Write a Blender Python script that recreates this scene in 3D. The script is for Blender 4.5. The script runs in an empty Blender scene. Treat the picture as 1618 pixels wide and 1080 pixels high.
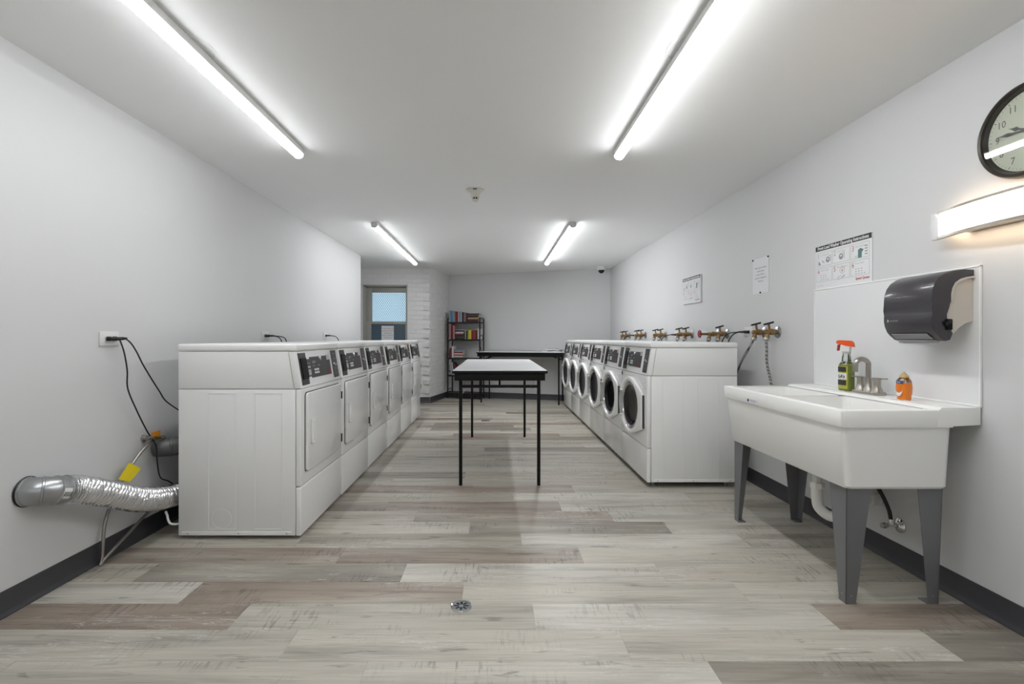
import bpy, bmesh, math, random
from mathutils import Vector, Matrix
R = random.Random(7)
sc = bpy.context.scene
COL = sc.collection
PI = math.pi

# ------------------------------------------------------------ camera, world, exposure
F, VX, VY, H = 765.0, 783.0, 533.5, 1.067          # focal length and vanishing point in pixels of 1618x1080, eye height
cam_d = bpy.data.cameras.new('camera')
cam_d.sensor_fit = 'HORIZONTAL'; cam_d.sensor_width = 36.0
cam_d.lens = 36.0 * F / 1618
cam_d.shift_x = (809 - VX) / 1618
cam_d.shift_y = -(540 - VY) / 1618
cam_d.clip_start = 0.02
cam = bpy.data.objects.new('camera', cam_d); COL.objects.link(cam)
cam.location = (0, 0, H); cam.rotation_euler = (PI / 2, 0, 0)
sc.camera = cam
w = bpy.data.worlds.new('sky'); sc.world = w; w.use_nodes = True
wb = w.node_tree.nodes['Background']
wb.inputs['Color'].default_value = (0.78, 0.90, 1.0, 1); wb.inputs['Strength'].default_value = 2.6
vs = sc.view_settings
vs.view_transform = 'Standard'; vs.look = 'None'; vs.gamma = 1.0; vs.use_curve_mapping = False
vs.exposure = 0.64
TUBES = {'near_left': 24.0, 'near_right': 39.0, 'far_left': 24.0, 'far_right': 43.0, 'behind_left': 18.0, 'behind_right': 26.0}   # emission of the ceiling strip diffusers, the added behind pair included
VANITY = 4.5        # emission of the warm wall light

# ------------------------------------------------------------ room numbers
XL, XR, ZC = -1.885, 1.90, 2.215
YL_END = 6.77
YFRONT = -4.2
CORNER = Vector((-1.078, 7.93, 0)); INNER = Vector((-0.846, 8.87, 0)); FARR = Vector((1.90, 8.01, 0))

# ------------------------------------------------------------ materials
MATS = {}
def nodes_of(m):
    m.use_nodes = True
    return m.node_tree.nodes, m.node_tree.links, m.node_tree.nodes['Principled BSDF']
def mat(name, col, rough=0.5, metal=0.0, bump=0.0, scale=60.0, vary=0.0, coat=0.0, trans=0.0, ior=1.45, spec=None):
    m = bpy.data.materials.new(name); n, l, p = nodes_of(m)
    p.inputs['Base Color'].default_value = (*col, 1)
    p.inputs['Roughness'].default_value = rough
    p.inputs['Metallic'].default_value = metal
    p.inputs['Coat Weight'].default_value = coat
    p.inputs['Transmission Weight'].default_value = trans
    p.inputs['IOR'].default_value = ior
    if spec is not None: p.inputs['Specular IOR Level'].default_value = spec
    if bump or vary:
        tc = n.new('ShaderNodeTexCoord'); nz = n.new('ShaderNodeTexNoise')
        nz.inputs['Scale'].default_value = scale; nz.inputs['Detail'].default_value = 3
        l.new(tc.outputs['Object'], nz.inputs['Vector'])
        if bump:
            b = n.new('ShaderNodeBump'); b.inputs['Strength'].default_value = bump; b.inputs['Distance'].default_value = 0.002
            l.new(nz.outputs['Fac'], b.inputs['Height']); l.new(b.outputs['Normal'], p.inputs['Normal'])
        if vary:
            mx = n.new('ShaderNodeMix'); mx.data_type = 'RGBA'
            mx.inputs['A'].default_value = (*[c * (1 - vary) for c in col], 1)
            mx.inputs['B'].default_value = (*[min(1, c * (1 + vary)) for c in col], 1)
            l.new(nz.outputs['Fac'], mx.inputs['Factor']); l.new(mx.outputs['Result'], p.inputs['Base Color'])
    MATS[name] = m
    return m
def emit(name, col, s):
    m = bpy.data.materials.new(name); n, l, p = nodes_of(m)
    p.inputs['Base Color'].default_value = (0.9, 0.9, 0.9, 1)
    p.inputs['Emission Color'].default_value = (*col, 1); p.inputs['Emission Strength'].default_value = s
    MATS[name] = m
def thin_glass(name, tint, refl=1.0):
    m = bpy.data.materials.new(name); m.use_nodes = True
    n, l = m.node_tree.nodes, m.node_tree.links
    n.remove(n['Principled BSDF']); out = n['Material Output']
    t = n.new('ShaderNodeBsdfTransparent'); t.inputs['Color'].default_value = (*tint, 1)
    g = n.new('ShaderNodeBsdfGlossy'); g.inputs['Roughness'].default_value = 0.02
    fr = n.new('ShaderNodeFresnel'); fr.inputs['IOR'].default_value = 1.5
    mx = n.new('ShaderNodeMixShader')
    l.new(fr.outputs[0], mx.inputs[0]); l.new(t.outputs[0], mx.inputs[1]); l.new(g.outputs[0], mx.inputs[2])
    l.new(mx.outputs[0], out.inputs['Surface']); MATS[name] = m
mat('wall_paint', (0.62, 0.62, 0.62), 0.6, bump=0.12, scale=220)
mat('ceiling_paint', (0.88, 0.88, 0.875), 0.75, bump=0.15, scale=160)
mat('brick_paint', (0.70, 0.70, 0.69), 0.5, bump=0.3, scale=90)
mat('rubber_base', (0.050, 0.050, 0.056), 0.45, bump=0.05, scale=120)
mat('enamel', (0.82, 0.82, 0.81), 0.17, coat=0.2)
mat('enamel_trim', (0.86, 0.86, 0.85), 0.3)
mat('gap_dark', (0.02, 0.02, 0.02), 0.7)
mat('strip_grey', (0.045, 0.045, 0.043), 0.45)
mat('strip_black', (0.003, 0.003, 0.003), 0.4, spec=0.2)
mat('print_grey', (0.45, 0.45, 0.44), 0.5)
mat('print_white', (0.78, 0.78, 0.78), 0.5)
mat('print_black', (0.03, 0.03, 0.03), 0.6)
mat('print_mid', (0.28, 0.28, 0.29), 0.6)
mat('print_red', (0.45, 0.03, 0.04), 0.5)
mat('print_teal', (0.10, 0.20, 0.20), 0.5)
mat('print_blue', (0.05, 0.07, 0.18), 0.5)
mat('sticker_pink', (0.50, 0.42, 0.42), 0.5)
mat('chrome', (0.75, 0.75, 0.76), 0.12, 1.0)
mat('door_ring', (0.55, 0.55, 0.56), 0.2, 0.9)
mat('door_glass', (0.006, 0.006, 0.007), 0.08, spec=0.25)
mat('nickel', (0.42, 0.39, 0.35), 0.3, 1.0)
mat('galvanised', (0.42, 0.43, 0.44), 0.32, 1.0, bump=0.1, scale=30)
mat('foil', (0.66, 0.66, 0.67), 0.2, 1.0, bump=0.2, scale=45)
mat('steel_hose', (0.36, 0.34, 0.31), 0.4, 1.0)
mat('brass', (0.30, 0.19, 0.085), 0.38, 0.9, vary=0.35, scale=50)
mat('tag_yellow', (0.72, 0.56, 0.01), 0.6)
mat('tag_orange', (0.75, 0.28, 0.01), 0.6)
mat('black_rubber', (0.008, 0.008, 0.008), 0.4)
mat('black_lever', (0.012, 0.012, 0.012), 0.4)
mat('red_wheel', (0.30, 0.01, 0.02), 0.4)
mat('plastic_white', (0.70, 0.70, 0.69), 0.35)
mat('pipe_grey', (0.16, 0.165, 0.165), 0.4, 0.5)
mat('table_black', (0.004, 0.004, 0.004), 0.45, spec=0.3)
mat('table_top', (0.78, 0.78, 0.80), 0.3)
mat('sink_white', (0.85, 0.845, 0.82), 0.35, bump=0.04, scale=300)
mat('panel_white', (0.76, 0.765, 0.77), 0.25)
mat('leg_grey', (0.19, 0.192, 0.20), 0.42, 0.3, bump=0.06, scale=200)
mat('pvc', (0.74, 0.73, 0.70), 0.35)
mat('smoke_plastic', (0.042, 0.038, 0.045), 0.30, coat=0.3)
mat('beige_plastic', (0.66, 0.60, 0.53), 0.45)
mat('paper', (0.74, 0.74, 0.75), 0.8)
mat('paper_page', (0.55, 0.52, 0.45), 0.8)
mat('towel_paper', (0.80, 0.79, 0.76), 0.8)
mat('clock_case', (0.045, 0.039, 0.034), 0.3, 0.5)
mat('clock_face', (0.62, 0.63, 0.53), 0.6)
mat('clock_print', (0.10, 0.10, 0.10), 0.6)
mat('lens_dark', (0.008, 0.008, 0.008), 0.08)
mat('detector_cream', (0.62, 0.60, 0.53), 0.35)
mat('trigger_orange', (0.85, 0.10, 0.01), 0.35)
mat('trigger_red', (0.42, 0.03, 0.02), 0.35)
mat('liquid_green', (0.14, 0.17, 0.015), 0.12, coat=0.6)
mat('liquid_orange', (0.80, 0.20, 0.008), 0.12, coat=0.6)
mat('label_yellow', (0.42, 0.42, 0.05), 0.5)
mat('pump_tan', (0.58, 0.43, 0.20), 0.4)
mat('window_paint', (0.36, 0.35, 0.32), 0.5)
mat('mesh_metal', (0.16, 0.18, 0.19), 0.5, 0.3)
mat('shelf_metal', (0.012, 0.012, 0.013), 0.5, 0.2)
mat('shelf_board', (0.045, 0.022, 0.018), 0.5)
mat('acrylic_frost', (0.72, 0.72, 0.74), 0.15, coat=0.3)
mat('outside_wall', (0.55, 0.57, 0.6), 0.9, vary=0.3, scale=1.5)
for k_, e_ in TUBES.items(): emit('tube_' + k_, (0.955, 0.98, 1.0), e_)
def led_profile(name, s):
    # the LED board faces down, so the flanks of the diffuser are dimmer than its underside
    n, l = MATS[name].node_tree.nodes, MATS[name].node_tree.links
    ge = n.new('ShaderNodeNewGeometry'); sp = n.new('ShaderNodeSeparateXYZ'); mr = n.new('ShaderNodeMapRange')
    mr.inputs['From Min'].default_value = 0.0; mr.inputs['From Max'].default_value = -1.0
    mr.inputs['To Min'].default_value = s * 0.22; mr.inputs['To Max'].default_value = s
    l.new(ge.outputs['True Normal'], sp.inputs[0]); l.new(sp.outputs['Z'], mr.inputs['Value'])
    l.new(mr.outputs['Result'], n['Principled BSDF'].inputs['Emission Strength'])
for k_, e_ in TUBES.items(): led_profile('tube_' + k_, e_)
emit('vanity_light', (1.0, 0.76, 0.52), VANITY)
thin_glass('clear_glass', (0.97, 0.98, 0.97))
thin_glass('bottle_clear', (0.90, 0.92, 0.91))
# window glass: rough, lets daylight through as a soft glow
def frosted(name, tint):
    m = bpy.data.materials.new(name); m.use_nodes = True
    n, l = m.node_tree.nodes, m.node_tree.links
    n.remove(n['Principled BSDF']); out = n['Material Output']
    t = n.new('ShaderNodeBsdfTranslucent'); t.inputs['Color'].default_value = (*tint, 1)
    g = n.new('ShaderNodeBsdfGlossy'); g.inputs['Roughness'].default_value = 0.15
    mx = n.new('ShaderNodeMixShader'); mx.inputs[0].default_value = 0.06
    l.new(t.outputs[0], mx.inputs[1]); l.new(g.outputs[0], mx.inputs[2])
    l.new(mx.outputs[0], out.inputs['Surface']); MATS[name] = m
frosted('pane_upper', (0.60, 0.68, 0.72)); frosted('pane_lower', (0.10, 0.145, 0.17))

def plank_material():
    m = bpy.data.materials.new('vinyl_plank'); n, l, p = nodes_of(m)
    oi = n.new('ShaderNodeObjectInfo'); tc = n.new('ShaderNodeTexCoord')
    off = n.new('ShaderNodeVectorMath'); off.operation = 'MULTIPLY_ADD'
    comb = n.new('ShaderNodeCombineXYZ')
    for k in range(3): l.new(oi.outputs['Random'], comb.inputs[k])
    off.inputs[1].default_value = (37.0, 53.0, 11.0)
    l.new(comb.outputs[0], off.inputs[0]); l.new(tc.outputs['Object'], off.inputs[2])
    def nz(sx, sy, detail, rough=0.55, dist=0.0):
        mp = n.new('ShaderNodeMapping'); mp.inputs['Scale'].default_value = (sx, sy, 1)
        l.new(off.outputs[0], mp.inputs['Vector'])
        t = n.new('ShaderNodeTexNoise'); t.inputs['Scale'].default_value = 1.0
        t.inputs['Detail'].default_value = detail; t.inputs['Roughness'].default_value = rough
        t.inputs['Distortion'].default_value = dist
        l.new(mp.outputs[0], t.inputs['Vector']); return t
    def ramp(src, stops):
        r = n.new('ShaderNodeValToRGB'); e = r.color_ramp.elements
        while len(e) < len(stops): e.new(0.5)
        for el, (pos, c) in zip(e, stops): el.position = pos; el.color = (c, c, c, 1) if not isinstance(c, tuple) else (*c, 1)
        l.new(src, r.inputs['Fac']); return r
    def mul(a, b, fac=1.0, mode='MULTIPLY'):
        x = n.new('ShaderNodeMix'); x.data_type = 'RGBA'; x.blend_type = mode
        x.inputs['Factor'].default_value = fac
        l.new(a, x.inputs['A'])
        l.new(b, x.inputs['B']); return x
    broad = ramp(nz(1.1, 13.0, 4, 0.6, 0.4).outputs['Fac'], [(0.30, 0.66), (0.48, 0.98), (0.70, 1.18)])
    grain = ramp(nz(3.5, 120.0, 5, 0.65, 0.3).outputs['Fac'], [(0.25, 0.68), (0.5, 1.0), (0.8, 1.15)])
    fade = ramp(nz(1.3, 7.0, 3, 0.55, 0.3).outputs['Fac'], [(0.45, 0.0), (0.66, 0.6)])
    c0 = n.new('ShaderNodeMix'); c0.data_type = 'RGBA'
    l.new(fade.outputs['Color'], c0.inputs['Factor']); l.new(oi.outputs['Color'], c0.inputs['A']); c0.inputs['B'].default_value = (0.43, 0.40, 0.34, 1)
    c1 = mul(c0.outputs['Result'], broad.outputs['Color'], 1.0); c2 = mul(c1.outputs['Result'], grain.outputs['Color'], 0.8)
    # short saw marks across the board, only in patches
    saw = ramp(nz(85.0, 11.0, 2, 0.6).outputs['Fac'], [(0.38, 0.62), (0.47, 1.0)])
    patch = ramp(nz(2.2, 5.0, 2).outputs['Fac'], [(0.52, 0.0), (0.68, 1.0)])
    c3 = n.new('ShaderNodeMix'); c3.data_type = 'RGBA'; c3.blend_type = 'MULTIPLY'
    l.new(patch.outputs['Color'], c3.inputs['Factor']); l.new(c2.outputs['Result'], c3.inputs['A']); l.new(saw.outputs['Color'], c3.inputs['B'])
    kn = ramp(nz(5.0, 34.0, 4, 0.6, 0.8).outputs['Fac'], [(0.30, 0.55), (0.38, 1.0)])
    c3b = mul(c3.outputs['Result'], kn.outputs['Color'], 1.0); c3 = c3b
    # thin pale cracks
    cr = ramp(nz(2.4, 32.0, 6, 0.6, 1.2).outputs['Fac'], [(0.486, 0.0), (0.5, 1.0), (0.514, 0.0)])
    cp = ramp(nz(1.3, 6.0, 2).outputs['Fac'], [(0.52, 0.0), (0.60, 0.75)])
    cm = mul(cr.outputs['Color'], cp.outputs['Color'])
    c4 = n.new('ShaderNodeMix'); c4.data_type = 'RGBA'
    l.new(cm.outputs['Result'], c4.inputs['Factor']); l.new(c3.outputs['Result'], c4.inputs['A']); c4.inputs['B'].default_value = (0.66, 0.66, 0.65, 1)
    l.new(c4.outputs['Result'], p.inputs['Base Color'])
    p.inputs['Roughness'].default_value = 0.44
    b = n.new('ShaderNodeBump'); b.inputs['Strength'].default_value = 0.15; b.inputs['Distance'].default_value = 0.001
    l.new(grain.outputs['Color'], b.inputs['Height']); l.new(b.outputs['Normal'], p.inputs['Normal'])
    MATS['vinyl_plank'] = m
plank_material()

# ------------------------------------------------------------ geometry helpers
def rrect(x0, x1, z0, z1, r, n=4):
    out = []
    for cx, cz, a0 in ((x1 - r, z1 - r, 0), (x0 + r, z1 - r, PI / 2), (x0 + r, z0 + r, PI), (x1 - r, z0 + r, 1.5 * PI)):
        for i in range(n + 1):
            a = a0 + i / n * PI / 2
            out.append((cx + r * math.cos(a), cz + r * math.sin(a)))
    return out
def spline(pts, per=8):
    P = [Vector(p) for p in pts]; out = []
    for i in range(len(P) - 1):
        p0, p1, p2, p3 = P[max(i - 1, 0)], P[i], P[i + 1], P[min(i + 2, len(P) - 1)]
        for k in range(per):
            t = k / per
            out.append(0.5 * ((2 * p1) + (p2 - p0) * t + (2 * p0 - 5 * p1 + 4 * p2 - p3) * t * t + (3 * p1 - p0 - 3 * p2 + p3) * t ** 3))
    out.append(P[-1]); return out
def basis(ax):
    ax = Vector(ax).normalized()
    t = Vector((0, 0, 1)) if abs(ax.z) < 0.9 else Vector((1, 0, 0))
    u = ax.cross(t).normalized(); return u, ax.cross(u).normalized(), ax
class G:
    def __init__(s): s.v = []; s.f = []; s.m = []
    def add(s, vs, fs, mi=0):
        o = len(s.v); s.v += [Vector(q) for q in vs]
        for f in fs: s.f.append([i + o for i in f]); s.m.append(mi)
        return s
    def box(s, x0, x1, y0, y1, z0, z1, bev=0.0, seg=2, mi=0):
        x0, x1 = sorted((x0, x1)); y0, y1 = sorted((y0, y1)); z0, z1 = sorted((z0, z1))
        vs = [(x, y, z) for x in (x0, x1) for y in (y0, y1) for z in (z0, z1)]
        fs = [(0, 1, 3, 2), (4, 6, 7, 5), (0, 4, 5, 1), (2, 3, 7, 6), (0, 2, 6, 4), (1, 5, 7, 3)]
        if not bev: return s.add(vs, fs, mi)
        b = bmesh.new(); bv = [b.verts.new(q) for q in vs]
        for f in fs: b.faces.new([bv[i] for i in f])
        bmesh.ops.bevel(b, geom=b.edges[:], offset=bev, segments=seg, affect='EDGES', profile=0.5)
        return s.bm(b, mi)
    def bm(s, b, mi=0):
        b.verts.index_update()
        s.add([q.co.copy() for q in b.verts], [[q.index for q in f.verts] for f in b.faces], mi); b.free(); return s
    def hexa(s, a, b, mi=0):
        "a, b: two matching rings of points"
        n = len(a)
        fs = [tuple(range(n))[::-1], tuple(range(n, 2 * n))] + [(i, (i + 1) % n, n + (i + 1) % n, n + i) for i in range(n)]
        return s.add(list(a) + list(b), fs, mi)
    def prism(s, pts, axis, a0, a1, mi=0, bev=0.0):
        "pts in the two other axes in order (x:(y,z) y:(x,z) z:(x,y))"
        def P(p, a): return (a, p[0], p[1]) if axis == 'x' else (p[0], a, p[1]) if axis == 'y' else (p[0], p[1], a)
        if not bev: return s.hexa([P(p, a0) for p in pts], [P(p, a1) for p in pts], mi)
        b = bmesh.new(); n = len(pts)
        A = [b.verts.new(P(p, a0)) for p in pts]; B = [b.verts.new(P(p, a1)) for p in pts]
        b.faces.new(A[::-1]); b.faces.new(B)
        for i in range(n): b.faces.new((A[i], A[(i + 1) % n], B[(i + 1) % n], B[i]))
        b.edges.ensure_lookup_table()
        es = [e for e in b.edges if (e.verts[0] in A) == (e.verts[1] in A)]
        bmesh.ops.bevel(b, geom=es, offset=bev, segments=2, affect='EDGES', profile=0.5)
        return s.bm(b, mi)
    def tube(s, path, r, n=10, caps=True, mi=0, squash=None):
        P = [Vector(p) for p in path]; rings = []; u = None
        for i, p in enumerate(P):
            t = (P[min(i + 1, len(P) - 1)] - P[max(i - 1, 0)]).normalized()
            if u is None: u, v, _ = basis(t)
            else:
                u = (u - t * u.dot(t)).normalized(); v = t.cross(u)
            rr = r(i / (len(P) - 1)) if callable(r) else r
            rings.append([p + (u * math.cos(2 * PI * k / n) + v * math.sin(2 * PI * k / n)) * rr for k in range(n)])
        vs = [q for ring in rings for q in ring]; fs = []
        for i in range(len(P) - 1):
            for k in range(n):
                a = i * n + k; b = i * n + (k + 1) % n
                fs.append((a, b, b + n, a + n))
        if caps: fs += [tuple(range(n))[::-1], tuple(range((len(P) - 1) * n, len(P) * n))]
        return s.add(vs, fs, mi)
    def cyl(s, p, q, r, n=16, mi=0): return s.tube([p, q], r, n, True, mi)
    def lathe(s, prof, o=(0, 0, 0), ax=(0, 0, 1), n=24, mi=0):
        "prof: (radius, height along ax); open ends are closed when the radius is 0"
        u, v, a = basis(ax); o = Vector(o); vs = []; fs = []
        for r, h in prof:
            for k in range(n): vs.append(o + a * h + (u * math.cos(2 * PI * k / n) + v * math.sin(2 * PI * k / n)) * max(r, 1e-5))
        for i in range(len(prof) - 1):
            for k in range(n):
                p, q = i * n + k, i * n + (k + 1) % n
                fs.append((p, q, q + n, p + n))
        return s.add(vs, fs, mi)
    def build(s, name, m, parent=None, world=False, loc=None, smooth=True, angle=35, tags=None):
        me = bpy.data.meshes.new(name)
        vs = s.v
        base = Vector((0, 0, 0))
        if parent is not None and world:
            r = parent
            while r.parent is not None: r = r.parent
            base = Vector(r.location)
        elif parent is None:
            if loc is not None: base = Vector(loc)
            elif vs:
                lo = [min(q[k] for q in vs) for k in range(3)]; hi = [max(q[k] for q in vs) for k in range(3)]
                base = Vector(((lo[0] + hi[0]) / 2, (lo[1] + hi[1]) / 2, lo[2]))
        me.from_pydata([q - base for q in vs], [], s.f)
        for i, mi in enumerate(s.m): me.polygons[i].material_index = mi
        for k in (m if isinstance(m, (list, tuple)) else [m]): me.materials.append(MATS[k])
        b = bmesh.new(); b.from_mesh(me); bmesh.ops.recalc_face_normals(b, faces=b.faces[:]); b.to_mesh(me); b.free()
        if smooth:
            me.polygons.foreach_set('use_smooth', [True] * len(me.polygons))
            me.set_sharp_from_angle(angle=math.radians(angle))
        me.update()
        o = bpy.data.objects.new(name, me); COL.objects.link(o)
        if parent is not None: o.parent = parent
        else: o.location = base
        if tags: tag(o, *tags)
        return o
def tag(o, label, cat, group=None):
    o['label'] = label; o['category'] = cat
    if group: o['group'] = group
    return o
def thing(name, label, cat, loc=(0, 0, 0), rz=0.0, group=None):
    o = bpy.data.objects.new(name, None); COL.objects.link(o)
    o.empty_display_size = 0.05; o.location = loc; o.rotation_euler = (0, 0, rz)
    return tag(o, label, cat, group)
def structure(o): o['kind'] = 'structure'; return o
def copy_tree(o, parent=None):
    c = o.copy(); COL.objects.link(c)
    if parent is not None: c.parent = parent
    for ch in list(o.children): copy_tree(ch, c)
    return c
def glyphs(g, body, size, o, right, up, align='CENTER', mi=0, squeeze=1.0, bold=0.0):
    "adds flat lettering to g; o is the baseline anchor"
    cu = bpy.data.curves.new('lettering', 'FONT'); cu.body = body; cu.size = size; cu.align_x = align
    cu.resolution_u = 2; cu.offset = bold
    ob = bpy.data.objects.new('lettering', cu); COL.objects.link(ob)
    me = bpy.data.meshes.new_from_object(ob)
    o, right, up = Vector(o), Vector(right), Vector(up)
    g.add([o + right * q.co.x * squeeze + up * q.co.y for q in me.vertices], [list(p.vertices) for p in me.polygons], mi)
    bpy.data.objects.remove(ob); bpy.data.curves.remove(cu); bpy.data.meshes.remove(me)
    return g
def PX(x, y, Y): return Vector(((x - VX) * Y / F, Y, H + (VY - y) * Y / F))
def PXX(x, y, X):
    Y = F * X / (x - VX); return Vector((X, Y, H + (VY - y) * Y / F))

# ------------------------------------------------------------ floor of separate planks
PLANK_FROM = 0.6
floor = structure(G().box(-3.05, 2.0, YFRONT - 0.1, 9.3, -0.12, -0.006).build('floor', 'rubber_base', smooth=False, loc=(0, 0, 0)))
PW, PL = 0.1733, 1.17
known = {  # row -> joints along x, read from the photograph
    -1: [-1.59, -0.42, 0.70], 0: [-0.72, 0.45, 1.55], 1: [-0.984, 0.148, 1.263], 2: [-1.277, -0.137, 1.03],
    3: [-1.59, -0.419, 0.75], 4: [-0.76, 0.42, 1.59], 5: [-1.03, 0.137, 1.31], 6: [-1.3, -0.147, 0.967], 7: [-1.65, -0.48, 0.692],
    8: [-0.69, 0.41, 1.58], 9: [-1.05, 0.12, 1.29], 10: [-1.33, -0.16, 0.55, 1.72]}
LIGHT = (0.445, 0.415, 0.355); MID = (0.395, 0.36, 0.30); BROWN = (0.265, 0.215, 0.175); DARK = (0.24, 0.215, 0.18); PALE = (0.49, 0.465, 0.41)
tones = {(-1, 0): LIGHT, (-1, 1): LIGHT, (-1, 2): PALE, (-1, 3): DARK, (0, 0): LIGHT, (0, 1): LIGHT, (0, 2): LIGHT, (0, 3): DARK,
         (1, 0): BROWN, (1, 1): LIGHT, (1, 2): PALE, (1, 3): BROWN, (2, 0): PALE, (2, 1): BROWN, (2, 2): LIGHT, (2, 3): LIGHT,
         (3, 0): MID, (3, 1): DARK, (3, 2): PALE, (3, 3): MID, (4, 0): BROWN, (4, 1): BROWN, (4, 2): LIGHT, (4, 3): LIGHT,
         (5, 0): LIGHT, (5, 1): MID, (5, 2): PALE, (5, 3): MID, (6, 0): MID, (6, 1): LIGHT, (6, 2): DARK, (6, 3): LIGHT,
         (7, 0): MID, (7, 1): MID, (7, 2): BROWN, (7, 3): PALE, (8, 0): DARK, (8, 1): BROWN, (8, 2): LIGHT, (8, 3): MID,
         (9, 0): LIGHT, (9, 1): MID, (9, 2): PALE, (9, 3): LIGHT, (10, 2): BROWN}
plank_cache = {}
k0 = int(math.floor((PLANK_FROM - 1.599) / PW)); k1 = int(math.ceil((8.92 - 1.599) / PW))
rest = G().box(XL - 0.01, XR + 0.01, YFRONT, 1.599 + PW * k0 - 0.0005, -0.006, 0.0).build('floor_behind', 'vinyl_plank', floor, smooth=False); rest.color = (0.46, 0.44, 0.39, 1)
for k in range(k0, k1):
    y0 = 1.599 + PW * k; y1 = y0 + PW
    xl = XL - 0.01 if y0 < YL_END - 0.17 else -3.0
    if y0 > 7.95: xl = -1.08 + (y0 - 7.93) * 0.247 - 0.02
    xr = XR + 0.01
    if y0 > 8.05: xr = 1.90 - (y0 - 8.01) / 0.313 + 0.05
    if xr - xl < 0.05: continue
    if k in known: js = known[k]
    else:
        o = R.uniform(0, PL); js = [xl - PL + o + i * PL for i in range(6)]
    js = [xl] + [j for j in js if xl + 0.03 < j < xr - 0.03] + [xr]
    for i in range(len(js) - 1):
        L = round(js[i + 1] - js[i], 3)
        if L not in plank_cache:
            g = G().box(-L / 2, L / 2, -PW / 2, PW / 2, -0.006, 0.0, bev=0.0009, seg=1)
            me = g.build('plank', 'vinyl_plank', floor, smooth=False); plank_cache[L] = me.data; ob = me
        else:
            ob = bpy.data.objects.new('plank', plank_cache[L]); COL.objects.link(ob); ob.parent = floor
        ob.location = ((js[i] + js[i + 1]) / 2, (y0 + y1) / 2, 0)
        t = tones.get((k, i)) if k in known else None
        if t is None:
            q = R.random(); t = LIGHT if q < 0.40 else MID if q < 0.68 else PALE if q < 0.84 else BROWN if q < 0.94 else DARK
        j = R.uniform(0.94, 1.06)
        ob.color = (t[0] * j, t[1] * j, t[2] * j, 1)

# ------------------------------------------------------------ shell
structure(G().box(-3.1, 2.1, YFRONT - 0.1, 9.3, ZC, ZC + 0.12).build('ceiling', 'ceiling_paint', smooth=False))
structure(G().box(XL - 0.12, XL, YFRONT, YL_END, -0.02, ZC).build('wall_left', 'wall_paint', smooth=False))
structure(G().box(XR, XR + 0.12, YFRONT, 8.3, -0.02, ZC).build('wall_right', 'wall_paint', smooth=False))
structure(G().box(-2.1, 2.1, YFRONT - 0.12, YFRONT, -0.02, ZC).build('wall_front', 'wall_paint', smooth=False))
dfar = (FARR - INNER).normalized(); nfar = Vector((-dfar.y, dfar.x, 0))
if nfar.y < 0: nfar = -nfar
a, b = INNER - dfar * 0.2, FARR + dfar * 0.2
structure(G().hexa([a, b, b + nfar * 0.12, a + nfar * 0.12], [q + Vector((0, 0, ZC)) for q in (a, b, b + nfar * 0.12, a + nfar * 0.12)]).build('wall_back', 'wall_paint', smooth=False))
structure(G().box(-3.05, -2.93, YL_END - 0.12, 8.1, -0.02, ZC).build('wall_alcove', 'wall_paint', smooth=False))
structure(G().box(-2.95, XL - 0.12, YL_END - 0.12, YL_END, -0.02, ZC).build('wall_return', 'wall_paint', smooth=False))
# brick wall with the window, and the slanting brick return
WX0, WX1, WZ0, WZ1 = -2.173, -1.446, 0.86, 1.938
bw = G()
YB = 7.936
for x0, x1, z0, z1 in ((-2.95, WX0, -0.02, ZC), (WX1, CORNER.x - 0.02, -0.02, ZC), (WX0, WX1, -0.02, WZ0), (WX0, WX1, WZ1, ZC)):
    bw.box(x0, x1, YB, YB + 0.2, z0, z1)
brick_wall = structure(bw.build('wall_window', 'brick_paint', smooth=False, loc=(0, 0, 0)))
ds = (INNER - CORNER).normalized(); ns = Vector((ds.y, -ds.x, 0))
a, b = CORNER - ns * 0.0045 , INNER - ns * 0.0045 + ds * 0.1
side_wall = structure(G().hexa([a, b, b - ns * 0.15, a - ns * 0.15], [q + Vector((0, 0, ZC)) for q in (a, b, b - ns * 0.15, a - ns * 0.15)]).build('wall_return_brick', 'brick_paint', smooth=False, loc=(0, 0, 0)))
brick_cache = {}
def brick(L, parent, loc, rz):
    L = round(L, 3)
    if L not in brick_cache:
        ob = G().box(-L / 2, L / 2, -0.05, 0.0, 0, 0.0675, bev=0.003, seg=1).build('brick', 'brick_paint', parent, smooth=False); brick_cache[L] = ob.data
    else:
        ob = bpy.data.objects.new('brick', brick_cache[L]); COL.objects.link(ob); ob.parent = parent
    ob.location = loc; ob.rotation_euler = (0, 0, rz)
CH = 0.0755
ang_s = math.atan2(ds.y, ds.x)
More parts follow.
